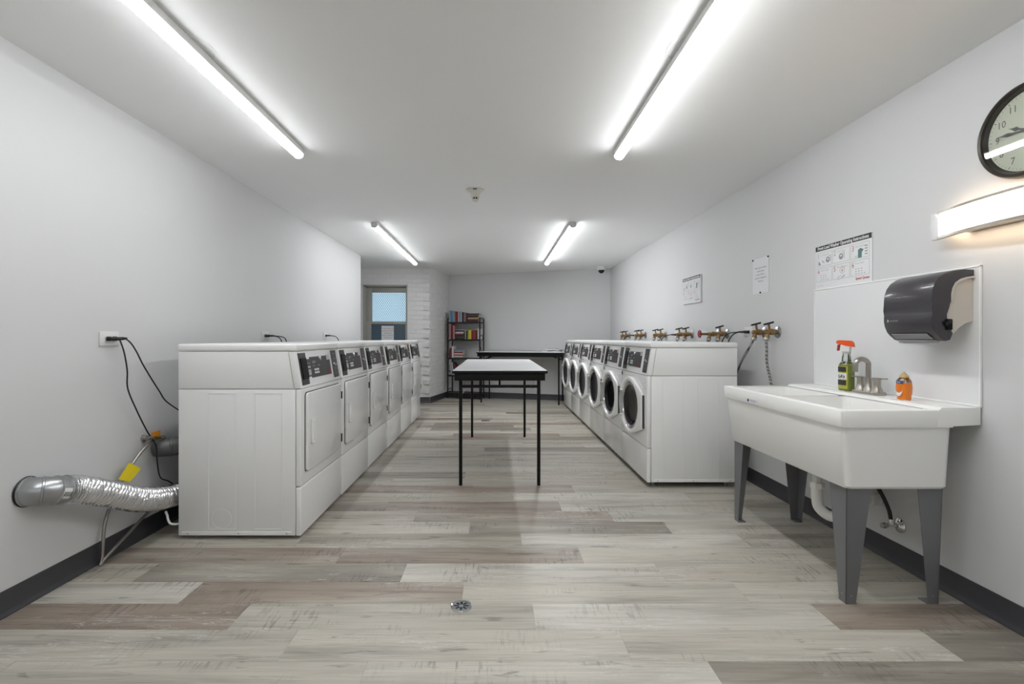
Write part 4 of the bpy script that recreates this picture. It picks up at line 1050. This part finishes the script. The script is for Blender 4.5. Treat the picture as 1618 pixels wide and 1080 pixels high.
# ------------------------------------------------------------ warm wall light
vy0, vy1, vz0, vz1 = 1.400, 2.040, 1.473, 1.588
vl = thing('wall_light', 'bowed bar light glowing warm white on the right wall above the towel dispenser', 'light', (XR, 1.71, vz0))
vm, vh = (vy0 + vy1) / 2, (vy1 - vy0) / 2
def bow(y, depth0, depth1): return XR - depth0 - (depth1 - depth0) * (1 - ((y - vm) / vh) ** 2)
ysv = [vy0 + (vy1 - vy0) * i / 24 for i in range(25)]
def bowed(g, z0, z1, d0, d1, th, ys=ysv):
    vs = []; fs = []
    for y in ys:
        xf = bow(y, d0, d1); vs += [(xf, y, z0), (xf, y, z1), (xf + th, y, z1), (xf + th, y, z0)]
    for i in range(len(ys) - 1):
        for q in range(4): fs.append((i * 4 + q, i * 4 + (q + 1) % 4, (i + 1) * 4 + (q + 1) % 4, (i + 1) * 4 + q))
    n = len(ys) - 1; fs += [(0, 1, 2, 3), (n * 4, n * 4 + 1, n * 4 + 2, n * 4 + 3)]
    return g.add(vs, fs)
inner = [y for y in ysv if vy0 + 0.02 < y < vy1 - 0.02]
inner = [vy0 + 0.034] + [y for y in inner if vy0 + 0.04 < y < vy1 - 0.04] + [vy1 - 0.034]
bowed(G(), vz0 + 0.014, vz1 - 0.010, 0.054, 0.106, 0.006, inner).build('diffuser', 'vanity_light', vl, world=True)
for z0, z1 in ((vz0 + 0.004, vz0 + 0.0138), (vz1 - 0.0098, vz1)):
    bowed(G(), z0, z1, 0.056, 0.108, 0.020, ysv).build('rail', 'nickel', vl, world=True)
for y0_, y1_ in ((vy0 - 0.004, vy0 + 0.033), (vy1 - 0.033, vy1 + 0.004)):
    G().box(XR - 0.064, XR - 0.044, y0_, y1_, vz0 + 0.003, vz1 + 0.001, bev=0.004).build('end_piece', 'acrylic_frost', vl, world=True)
G().box(XR - 0.030, XR - 0.0005, vm - 0.22, vm + 0.22, vz0 + 0.015, vz1 - 0.015, bev=0.004).build('back_plate', 'nickel', vl, world=True)
for yy in (vm - 0.16, vm + 0.16):
    G().box(XR - 0.068, XR - 0.03, yy - 0.006, yy + 0.006, vz0 + 0.03, vz1 - 0.03).build('stand_off', 'nickel', vl, world=True)

# ------------------------------------------------------------ signs on the right wall (right of the sign = -y)
def sign(name, label, yl, yr, z0, z1, thick, scale=1.0):
    t = thing(name, label, 'sign', (XR, (yl + yr) / 2, z0), group='washer instruction signs')
    G().box(XR - thick, XR - 0.0005, yr, yl, z0, z1, bev=0.0008, seg=1).build('board', 'panel_white', t, world=True)
    X = XR - thick - 0.0006; Wd = yl - yr; Hh = z1 - z0
    rg, up = Vector((0, -1, 0)), Vector((0, 0, 1))
    def P(u, v, dx=0.0): return Vector((X - dx, yl - u * Wd, z0 + v * Hh))
    def rc(g, u0, u1, v0, v1, dx=0.0): g.add([P(u0, v0, dx), P(u1, v0, dx), P(u1, v1, dx), P(u0, v1, dx)], [(0, 1, 2, 3)])
    g = G(); rc(g, 0.004, 0.996, 0.885, 0.996); hb = g.build('title_bar', 'print_black', t, world=True, smooth=False)
    g = G(); glyphs(g, 'Front Load Washer Operating Instructions', 0.0255, P(0.5, 0.912, 0.0004), rg, up, bold=0.0006, squeeze=0.875); g.build('title', 'print_white', hb, world=True, smooth=False)['kind'] = 'stuff'
    us = [(0.028, 0.325), (0.340, 0.645), (0.660, 0.965)]; vs_ = [(0.525, 0.84), (0.165, 0.49)]
    caps = ['Load Laundry', 'Close Door', 'Add Supplies', 'Select Cycle', 'Make Payment', 'Press Start']
    for i in range(6):
        u0, u1 = us[i % 3]; v0, v1 = vs_[i // 3]
        g = G(); w_ = 0.006
        rc(g, u0, u1, v1 - w_ * 1.6, v1); rc(g, u0, u1, v0, v0 + w_ * 1.6); rc(g, u0, u0 + w_, v0, v1); rc(g, u1 - w_, u1, v0, v1)
        fr = g.build('step_frame', 'print_grey', t, world=True, smooth=False); fr['kind'] = 'stuff'
        g = G(); glyphs(g, str(i + 1), 0.042, P(u0 + 0.02, v1 - 0.145, 0.0002), rg, up, 'LEFT', squeeze=0.75); g.build('step_number', 'print_red' if i > 1 else 'print_mid', t, world=True, smooth=False)
        g = G(); glyphs(g, caps[i], 0.0175, P(u0 + 0.075, v1 - 0.085, 0.0002), rg, up, 'LEFT', squeeze=0.8); g.build('caption', 'print_grey', t, world=True, smooth=False)['kind'] = 'stuff'
        g = G(); g2 = G(); c_ = ((u0 + u1) / 2, (v0 + v1) / 2 - 0.05)
        def disc(gg, u, v, r, n=16, r0=0.0, dx=0.0002):
            ps_ = [P(u, v, dx) + rg * r * math.cos(2 * PI * k / n) + up * r * math.sin(2 * PI * k / n) for k in range(n)]
            if not r0: gg.add(ps_, [tuple(range(n))])
            else:
                qs = [P(u, v, dx) + rg * r0 * math.cos(2 * PI * k / n) + up * r0 * math.sin(2 * PI * k / n) for k in range(n)]
                gg.add(ps_ + qs, [(k, (k + 1) % n, n + (k + 1) % n, n + k) for k in range(n)])
        if i in (0, 1):
            uu = c_[0] + (0.07 if i == 0 else 0.0); disc(g, uu, c_[1] + 0.02, 0.017, r0=0.009)
            n_ = 10; ps_ = [P(uu, c_[1] + 0.02, 0.0003) + rg * 0.012 * math.cos(PI + PI * k / n_) + up * 0.012 * math.sin(PI + PI * k / n_) for k in range(n_ + 1)]
            g.add(ps_, [tuple(range(n_ + 1))])
            rc(g, uu + 0.05, uu + 0.058, c_[1] - 0.04, c_[1] + 0.10, 0.0002); rc(g, uu + 0.02, uu + 0.055, c_[1] + 0.095, c_[1] + 0.105, 0.0002)
            if i == 0:
                g.add([P(c_[0] - 0.115, c_[1] - 0.08, 0.0002), P(c_[0] - 0.06, c_[1] - 0.07, 0.0002), P(c_[0] - 0.11, c_[1] + 0.03, 0.0002)], [(0, 1, 2)])
                disc(g, c_[0] - 0.03, c_[1] + 0.0, 0.005); disc(g, c_[0] - 0.005, c_[1] - 0.03, 0.004)
            g.build('pictogram', 'print_mid', t, world=True, smooth=False)['kind'] = 'stuff'
        elif i == 2:
            g.add([P(c_[0] - 0.03, c_[1] - 0.10, 0.0002), P(c_[0] + 0.03, c_[1] - 0.10, 0.0002), P(c_[0] + 0.03, c_[1] + 0.0, 0.0002), P(c_[0] + 0.06, c_[1] + 0.06, 0.0002), P(c_[0] + 0.01, c_[1] + 0.10, 0.0002), P(c_[0] - 0.03, c_[1] + 0.07, 0.0002)], [tuple(range(6))])
            g.build('pictogram', 'print_teal', t, world=True, smooth=False)
            for j in range(4): rc(g2, u1 - 0.075, u1 - 0.03, v0 + 0.055 + j * 0.055, v0 + 0.078 + j * 0.055, 0.0002)
            rc(g2, c_[0] - 0.09, c_[0] - 0.03, c_[1] - 0.055, c_[1] - 0.048, 0.0002); rc(g2, c_[0] - 0.09, c_[0] - 0.03, c_[1] - 0.085, c_[1] - 0.078, 0.0002)
            g2.build('supply_list', 'print_mid', t, world=True, smooth=False)['kind'] = 'stuff'
        elif i == 4:
            disc(g2, c_[0] + 0.02, c_[1] + 0.07, 0.018, 20, 0.0165); glyphs(g2, '$', 0.022, P(c_[0] + 0.02, c_[1] + 0.04, 0.0002), rg, up); g2.build('coin', 'print_red', t, world=True, smooth=False)['kind'] = 'stuff'
            g.tube([P(c_[0] + q, c_[1] - r_, 0.0004) for q, r_ in ((-0.06, 0.09), (-0.03, 0.05), (0.02, 0.07), (0.05, 0.05), (0.07, 0.045), (0.03, 0.10), (-0.03, 0.11), (-0.05, 0.13))], 0.0009, 4)
            g.build('pictogram', 'print_mid', t, world=True, smooth=False)
        else:
            for a_ in range(3):
                for b_ in range(3 + (a_ == 0)): rc(g, c_[0] - 0.075 + b_ * 0.045, c_[0] - 0.052 + b_ * 0.045, c_[1] - 0.075 + a_ * 0.05, c_[1] - 0.062 + a_ * 0.05, 0.0002)
            g.build('pictogram', 'print_mid', t, world=True, smooth=False)['kind'] = 'stuff'
    g = G(); glyphs(g, 'Speed Queen', 0.0175, P(0.965, 0.085, 0.0002), rg, up, 'RIGHT', bold=0.0005); g.build('brand_print', 'print_red', t, world=True, smooth=False)['kind'] = 'stuff'
    g = G(); glyphs(g, 'Please recycle', 0.0125, P(0.045, 0.06, 0.0002), rg, up, 'LEFT', squeeze=0.7); g.build('foot_print', 'print_grey', t, world=True, smooth=False)['kind'] = 'stuff'
sign('instruction_sign', 'washer instruction sign on the wall just above the splash panel', 2.868, 2.438, 1.351, 1.601, 0.004)
sign('instruction_sign', 'washer instruction sign farther along the wall, above the row of washers', 4.875, 4.455, 1.400, 1.654, 0.016)
wn = thing('wall_notice', 'white letter-size notice pinned to the wall between the two signs', 'notice', (XR, 3.47, 1.385))
G().box(XR - 0.002, XR - 0.001, 3.363, 3.573, 1.386, 1.639).build('sheet', 'paper', wn, world=True, smooth=False)
g = G()
for i, s in enumerate(('Please report washing', 'machine leaks', 'contact office or', 'property management', 'Thank you')):
    glyphs(g, s, 0.0165, (XR - 0.0024, 3.468, 1.565 - 0.024 * i), (0, -1, 0), (0, 0, 1), bold=0.0003)
g.build('print', 'print_mid', wn, world=True, smooth=False)['kind'] = 'stuff'
for yy, zz in ((3.567, 1.634), (3.369, 1.634), (3.468, 1.392)):
    G().lathe([(0.006, 0.001), (0.006, 0.005), (0.003, 0.008), (0, 0.008)], (XR - 0.001, yy, zz), (-1, 0, 0), 12).build('pin', 'strip_black', wn, world=True)

# ------------------------------------------------------------ outlets, plugs and cords
def outlet(label, x, n, y, z, wy, hz):
    t = thing('outlet', label, 'outlet', (x, y, z - hz / 2), group='wall outlets')
    G().box(x, x + n * 0.006, y - wy / 2, y + wy / 2, z - hz / 2, z + hz / 2, bev=0.002).build('cover_plate', 'plastic_white', t, world=True)
    for dy in (-0.02, 0.02):
        G().box(x + n * 0.004, x + n * 0.0085, y + dy - 0.014, y + dy + 0.014, z - 0.013, z + 0.013, bev=0.001).build('socket', 'plastic_white', t, world=True)
def cord(label, plug, d, pts, r=0.0035):
    t = thing('power_cord', label, 'cord', plug, group='black power cords')
    p = Vector(plug); d = Vector(d).normalized()
    G().tube([p, p + d * 0.016, p + d * 0.020, p + d * 0.040, p + d * 0.058], lambda q: 0.011 if q < 0.5 else 0.008 if q < 0.9 else 0.005, 12).build('plug', 'black_rubber', t, world=True)
    G().tube(spline([p + d * 0.05] + [Vector(q) for q in pts], 8), r, 8).build('cable', 'black_rubber', t, world=True)
outlet('white outlet plate on the left wall before the dryers, with two plugs', XL, 1, 2.358, 1.063, 0.118, 0.069)
def LW(x, y, off): return PXX(x, y, XL + off)
# two cords dropping behind the first dryer; every point is placed by its distance from the wall
cord('lower-hanging black cord from the outlet before the dryers to the first dryer', (XL + 0.0085, 2.336, 1.063), (1, 0.6, -0.05), [LW(196, 556, 0.075), LW(201, 585, 0.07), LW(202, 614, 0.065), LW(216, 648, 0.055), LW(232, 680, 0.05), LW(246, 703, 0.05), LW(248, 725, 0.055), LW(253, 753, 0.07), LW(267, 760, 0.09), LW(285, 772, 0.11)], 0.0035)
cord('black cord running higher, from the outlet before the dryers to the first dryer', (XL + 0.0085, 2.372, 1.063), (1, 0.75, 0.02), [LW(207, 542, 0.085), LW(216, 556, 0.09), LW(225, 574, 0.09), LW(238, 596, 0.09), LW(252, 618, 0.10), LW(262, 633, 0.11), LW(283, 648, 0.14)], 0.0035)
outlet('white outlet plate above the second dryer on the left wall', XL, 1, 3.955, 1.084, 0.118, 0.069)
for dy, e, lab in ((-0.02, 0.0, 'nearer black cord curving down behind the dryers from the middle outlet'), (0.022, 0.05, 'farther black cord curving down behind the dryers from the middle outlet')):
    p = Vector((XL + 0.0085, 3.955 + dy, 1.084)); cord(lab, p, (1, 0.5, 0.0), [p + Vector((0.085, 0.06 + e, -0.012)), p + Vector((0.095, 0.10 + e, -0.05)), p + Vector((0.098, 0.12 + e, -0.12)), p + Vector((0.095, 0.125 + e, -0.3))], 0.0042)
outlet('white outlet plate farthest along the left wall', XL, 1, 5.345, 1.092, 0.118, 0.069)
p = Vector((XL + 0.0085, 5.34, 1.092)); cord('black cord curving down behind the dryers from the farthest outlet', p, (1, 0.5, 0.0), [p + Vector((0.085, 0.09, -0.012)), p + Vector((0.10, 0.15, -0.06)), p + Vector((0.10, 0.16, -0.12)), p + Vector((0.095, 0.16, -0.3))], 0.0045)
outlet('white outlet plate on the right wall beside the nearest pair of hose valves', XR, -1, 3.63, 1.112, 0.118, 0.074)
for dy, e, lab in ((-0.022, 0.0, 'nearer black cord from the outlet beside the nearest hose valves'), (0.02, 0.06, 'farther black cord from the outlet beside the nearest hose valves')):
    p = Vector((XR - 0.0085, 3.63 + dy, 1.112)); cord(lab, p, (-1, 0.4, 0.0), [p + Vector((-0.085, 0.05 + e, -0.012)), p + Vector((-0.105, 0.09 + e, -0.055)), p + Vector((-0.110, 0.11 + e, -0.12)), p + Vector((-0.105, 0.115 + e, -0.3))], 0.0045)
outlet('white outlet plate between the middle pairs of hose valves', XR, -1, 5.06, 1.100, 0.118, 0.074)
p = Vector((XR - 0.0085, 5.06, 1.100)); cord('black cord from the outlet between the middle hose valves', p, (-1, 0.5, 0.0), [p + Vector((-0.085, 0.09, -0.012)), p + Vector((-0.105, 0.15, -0.055)), p + Vector((-0.105, 0.18, -0.12)), p + Vector((-0.1, 0.19, -0.3))], 0.0045)
outlet('white outlet plate between the farthest pairs of hose valves', XR, -1, 6.60, 1.100, 0.118, 0.074)
p = Vector((XR - 0.0085, 6.60, 1.100)); cord('black cord from the outlet between the farthest hose valves', p, (-1, 0.5, 0.0), [p + Vector((-0.085, 0.09, -0.012)), p + Vector((-0.105, 0.15, -0.055)), p + Vector((-0.105, 0.18, -0.12)), p + Vector((-0.1, 0.19, -0.3))], 0.0045)

# ------------------------------------------------------------ hose valves and braided hoses on the right wall
def braid():
    m = bpy.data.materials.new('braided_hose'); n, l, p = nodes_of(m)
    tc = n.new('ShaderNodeTexCoord'); wv = n.new('ShaderNodeTexWave'); wv.inputs['Scale'].default_value = 28; wv.inputs['Distortion'].default_value = 3.0; wv.bands_direction = 'DIAGONAL'
    l.new(tc.outputs['Object'], wv.inputs['Vector'])
    r = n.new('ShaderNodeValToRGB'); r.color_ramp.elements[0].color = (0.09, 0.085, 0.08, 1); r.color_ramp.elements[1].color = (0.45, 0.44, 0.42, 1)
    l.new(wv.outputs['Fac'], r.inputs['Fac']); l.new(r.outputs['Color'], p.inputs['Base Color']); p.inputs['Roughness'].default_value = 0.45; p.inputs['Metallic'].default_value = 0.5
    MATS['braided_hose'] = m
braid()
def hose_valve(label, y, z, kind):
    t = thing('hose_valve', label, 'valve', (XR, y, z - 0.05), group='hose valves above the washers')
    c = Vector((XR, y, z)); o_ = Vector((-1, 0, 0))
    G().lathe([(0.041, 0), (0.040, 0.004), (0.026, 0.012), (0.016, 0.014)], c, o_, 24).build('escutcheon', 'galvanised', t, world=True)
    bd = G().lathe([(0.015, 0.010), (0.015, 0.030), (0.021, 0.032), (0.021, 0.056), (0.015, 0.060), (0.015, 0.082), (0.012, 0.088), (0, 0.088)], c, o_, 14).build('body', 'brass', t, world=True)
    sp = c + Vector((-0.066, 0, 0)); dn = Vector((-0.25, 0, -1)).normalized()
    G().lathe([(0.013, 0.0), (0.013, 0.026), (0.017, 0.028), (0.017, 0.042), (0.010, 0.044)], sp, dn, 14).build('spout', 'brass', t, world=True)
    G().lathe([(0.018, 0.040), (0.018, 0.056), (0.011, 0.062)], sp, dn, 10).build('coupling', 'galvanised', t, world=True, smooth=False)
    if kind == 'lever':
        G().cyl(c + Vector((-0.055, 0, 0.01)), c + Vector((-0.062, 0, 0.052)), 0.008, 10).build('stem', 'brass', t, world=True)
        q = c + Vector((-0.062, 0, 0.052)); a_ = Vector((-0.9, -0.1, -0.22)).normalized(); b_ = Vector((0, 1, 0))
        pts = [q + a_ * 0.036 + b_ * 0.007, q + a_ * 0.010 + b_ * 0.011, q - a_ * 0.034 + b_ * 0.008, q - a_ * 0.034 - b_ * 0.008, q + a_ * 0.010 - b_ * 0.011, q + a_ * 0.036 - b_ * 0.007]
        G().hexa(pts, [p_ + Vector((0, 0, 0.012)) for p_ in pts]).build('lever', 'black_lever', t, world=True)
    else:
        G().cyl(c + Vector((-0.085, 0, 0)), c + Vector((-0.155, 0, 0)), 0.010, 12).build('stem', 'brass', t, world=True)
        w0 = c + Vector((-0.155, 0, 0)); g = G()
        g.tube([w0 + Vector((0, 0.028 * math.cos(2 * PI * k / 20), 0.028 * math.sin(2 * PI * k / 20))) for k in range(21)], 0.006, 8, caps=False)
        g.lathe([(0, 0.006), (0.010, 0.005), (0.010, -0.005), (0, -0.006)], w0, o_, 12)
        for k in range(4):
            a = PI / 2 * k + 0.4; g.tube([w0, w0 + Vector((0, 0.028 * math.cos(a), 0.028 * math.sin(a)))], 0.004, 6)
        g.build('hand_wheel', 'red_wheel', t, world=True)
    return sp + dn * 0.056
pairs = [(3.258, 3.416, 1.107), (3.972, 4.14, 1.100), (4.68, 4.85, 1.102), (5.40, 5.57, 1.100), (6.13, 6.30, 1.102), (6.85, 7.02, 1.098)]
nm = ['first', 'second', 'third', 'fourth', 'fifth', 'sixth']
for i, (ya, yb, z) in enumerate(pairs):
    for j, y in enumerate((ya, yb)):
        red = (i == 1 and j == 1)
        which = 'nearer' if j == 0 else 'farther'
        lab = 'brass hose valve with a red hand wheel on the right wall' if red else '%s brass valve with black lever in the %s pair counted from the sink' % (which, nm[i])
        e = hose_valve(lab, y, z, 'wheel' if red else 'lever')
        if i == 0 and j == 0: pts = [e, e + Vector((0.004, 0.0, -0.06)), e + Vector((0.012, 0.01, -0.16)), e + Vector((0.03, -0.01, -0.30)), e + Vector((0.03, -0.03, -0.45)), e + Vector((0.0, 0.1, -0.75))]
        elif i == 0: pts = [e, e + Vector((-0.012, 0.03, -0.05)), e + Vector((-0.02, 0.12, -0.15)), e + Vector((-0.015, 0.20, -0.24)), e + Vector((-0.005, 0.30, -0.36))]
        else: pts = [e, e + Vector((-0.015, 0.0, -0.04)), e + Vector((-0.02, 0.01, -0.12)), e + Vector((-0.01, 0.02, -0.30)), e + Vector((0.0, 0.03, -0.5))]
        tag(G().tube(spline(pts, 8), 0.0085, 10).build('supply_hose', 'braided_hose'), 'braided supply hose on the %s valve of the %s pair from the sink' % (which, nm[i]), 'hose', 'braided hoses of the washers')

# ------------------------------------------------------------ dryer vent duct on the left
wd0 = Vector((XL, 1.945, 0.450))
du = thing('vent_duct', 'crinkled foil dryer duct with a metal elbow on the left wall', 'duct', (XL + 0.05, 2.2, 0.30))
Rr = 0.055
elb = spline([wd0 + Vector((0.0, 0, 0)), wd0 + Vector((0.036, 0.008, -0.001)), wd0 + Vector((0.064, 0.034, -0.006)), wd0 + Vector((0.074, 0.058, -0.012)), wd0 + Vector((0.078, 0.082, -0.019))], 5)
# gored elbow
g = G()
for a_, b_ in ((0, 7), (7, 13), (13, 20)): g.tube(elb[a_:b_ + 1], Rr, 28, caps=False)
e_o = g.build('elbow', 'galvanised', du, world=True)
for i in (1, 7, 13, 19):
    t_ = (elb[min(i + 1, 20)] - elb[max(i - 1, 0)]).normalized()
    G().lathe([(Rr, -0.005), (Rr + 0.0035, -0.003), (Rr + 0.0035, 0.003), (Rr, 0.005)], elb[i], t_, 28).build('seam_ring', 'galvanised', e_o, world=True)
G().lathe([(Rr + 0.001, 0.0), (Rr + 0.004, 0.001), (Rr + 0.006, 0.004), (Rr + 0.001, 0.008)], wd0, (1, 0, 0), 28).build('wall_ring', 'black_rubber', du, world=True)
s0 = elb[-1]; sd_ = (elb[-1] - elb[-2]).normalized()
# barcode sticker on the last gore, bent round it towards the room
u_, v_, _ = basis(sd_)
def on_duct(al, th, r_): 
    side = Vector((1, 0, 0)) - sd_ * sd_.x; side.normalize(); upd = sd_.cross(side).normalized()
    if upd.z < 0: upd = -upd
    return s0 + sd_ * al + (side * math.cos(th) + upd * math.sin(th)) * r_
def patch(g, al0, al1, t0, t1, r_, n=6):
    vs = []; fs = []
    for i in range(n + 1):
        th = t0 + (t1 - t0) * i / n; vs += [on_duct(al0, th, r_), on_duct(al1, th, r_)]
    for i in range(n): fs.append((2 * i, 2 * i + 1, 2 * i + 3, 2 * i + 2))
    return g.add(vs, fs)
stt = patch(G(), -0.046, -0.012, -0.65, 0.15, Rr + 0.001).build('sticker', 'print_white', du, world=True)
g = G()
for i in range(5): patch(g, -0.042 + 0.0065 * i, -0.0385 + 0.0065 * i, -0.45, -0.12, Rr + 0.0016, 3)
g.build('barcode', 'print_black', stt, world=True)['kind'] = 'stuff'
# flexible part
fp = spline([s0 - sd_ * 0.004, s0 + sd_ * 0.06, (XL + 0.094, 2.225, 0.352), (XL + 0.104, 2.36, 0.286), (XL + 0.110, 2.48, 0.240), (XL + 0.112, 2.62, 0.208), (XL + 0.115, 2.74, 0.196), (XL + 0.132, 2.83, 0.190), (XL + 0.168, 2.878, 0.188), (DX0 - DD - 0.018, 2.883, 0.187), (DX0 - DD - 0.002, 2.883, 0.187)], 30)
rp = random.Random(3)
nring = len(fp); jig = [rp.uniform(-0.0009, 0.0009) for _ in range(nring)]
def duct():
    n = 30; vs = []; fs = []; u = None
    for i, p_ in enumerate(fp):
        t_ = (fp[min(i + 1, nring - 1)] - fp[max(i - 1, 0)]).normalized()
        if u is None: u = basis(t_)[0]
        u = (u - t_ * u.dot(t_)).normalized(); v = t_.cross(u)
        for k in range(n):
            a = 2 * PI * k / n
            r_ = Rr + 0.002 + 0.0046 * math.cos(2 * PI * i / 4.0 + 0.6) + jig[i // 4] + 0.0008 * math.sin(a * 4 + (i // 4) * 1.7) + rp.uniform(-0.0005, 0.0005)
            vs.append(p_ + (u * math.cos(a) + v * math.sin(a)) * r_)
    for i in range(nring - 1):
        for k in range(n): fs.append((i * n + k, i * n + (k + 1) % n, (i + 1) * n + (k + 1) % n, (i + 1) * n + k))
    return G().add(vs, fs).build('flexible_hose', 'foil', du, world=True, angle=50)
duct()

# ------------------------------------------------------------ gas line with valve, tags
gl = thing('gas_line', 'thin steel gas line with a yellow tag looping to the floor by the left wall', 'pipe', (XL + 0.04, 2.28, 0.0))
gv0 = Vector((XL, 2.575, 0.522))
vend = LW(252, 692, 0.045)
pts = [vend, LW(240, 697, 0.042), LW(225, 711, 0.04), LW(208, 734, 0.035), LW(196, 755, 0.028), LW(186, 771, 0.023), LW(176, 795, 0.022), LW(166, 825, 0.027), LW(163, 855, 0.033), LW(161, 882, 0.036), LW(158.5, 892, 0.038)]
line = spline(pts, 6)
G().tube(line, 0.0075, 10).build('pipe', 'steel_hose', gl, world=True)
back = spline([LW(158.5, 893, 0.038), LW(164, 884, 0.040), LW(180, 866, 0.045), LW(205, 840, 0.042), LW(225, 818, 0.040), LW(243, 800, 0.036), LW(262, 786, 0.034), (XL + 0.034, 2.90, 0.15)], 6)
G().tube(back, 0.0075, 10).build('return_pipe', 'steel_hose', gl, world=True)
a_, b_ = LW(187, 757, 0.045), LW(204, 730, 0.048); c_ = LW(223, 740, 0.066); d_ = LW(205, 761, 0.060)
mid_ = (a_ + b_) / 2
G().hexa([a_, b_, c_, d_], [q + Vector((0.0015, -0.001, 0.0)) for q in (a_, b_, c_, d_)]).build('yellow_tag', 'tag_yellow', gl, world=True, smooth=False)
tag(G().tube(spline([(XL + 0.130, 2.575, 0.145), (XL + 0.142, 2.570, 0.125), (XL + 0.150, 2.565, 0.105), (XL + 0.162, 2.565, 0.085), (XL + 0.185, 2.57, 0.078), (XL + 0.213, 2.58, 0.082)], 6), 0.006, 8).build('drain_line', 'pvc'), 'thin white line bending into the lower rear of the first dryer', 'pipe')
ga = thing('gas_valve', 'small gas shut-off valve with an orange tag on the left wall', 'valve', (XL + 0.03, 2.6, 0.49))
q0 = LW(228, 692, 0.006)
G().lathe([(0.020, 0.0), (0.020, 0.006), (0.012, 0.012), (0.010, 0.02)], (XL, q0.y, q0.z), (1, 0, 0), 16).build('escutcheon', 'steel_hose', ga, world=True)
G().tube(spline([(XL, q0.y, q0.z), (XL + 0.030, q0.y + 0.008, q0.z + 0.002), LW(240, 690, 0.042), LW(252, 691, 0.045)], 4), 0.010, 12).build('body', 'brass', ga, world=True)
for x in (236, 256):
    p_ = LW(x, 691, 0.043); G().tube([p_ - Vector((0.004, 0.012, 0)), p_ + Vector((0.004, 0.012, 0))], 0.0145, 6).build('nut', 'steel_hose', ga, world=True, smooth=False)
p_ = LW(239, 683, 0.05); q_ = LW(253, 690, 0.05)
G().box(p_.x, p_.x + 0.0015, p_.y, q_.y, q_.z, p_.z).build('orange_tag', 'tag_orange', ga, world=True, smooth=False)
dp = thing('vent_pipe', 'dark grey metal pipe elbow behind the first dryer', 'pipe', (XL + 0.06, 2.75, 0.43))
ve = [(XL, 2.690, 0.46), (XL + 0.05, 2.700, 0.46), (XL + 0.095, 2.74, 0.46), (XL + 0.105, 2.80, 0.46), (XL + 0.105, 3.0, 0.46)]
G().tube(spline(ve, 6), 0.052, 24).build('elbow', 'pipe_grey', dp, world=True)
for i in (8, 16):
    P_ = spline(ve, 6); t_ = (P_[i + 1] - P_[i - 1]).normalized()
    G().lathe([(0.052, -0.008), (0.0555, -0.005), (0.0555, 0.005), (0.052, 0.008)], P_[i], t_, 24).build('band', 'pipe_grey', dp, world=True)
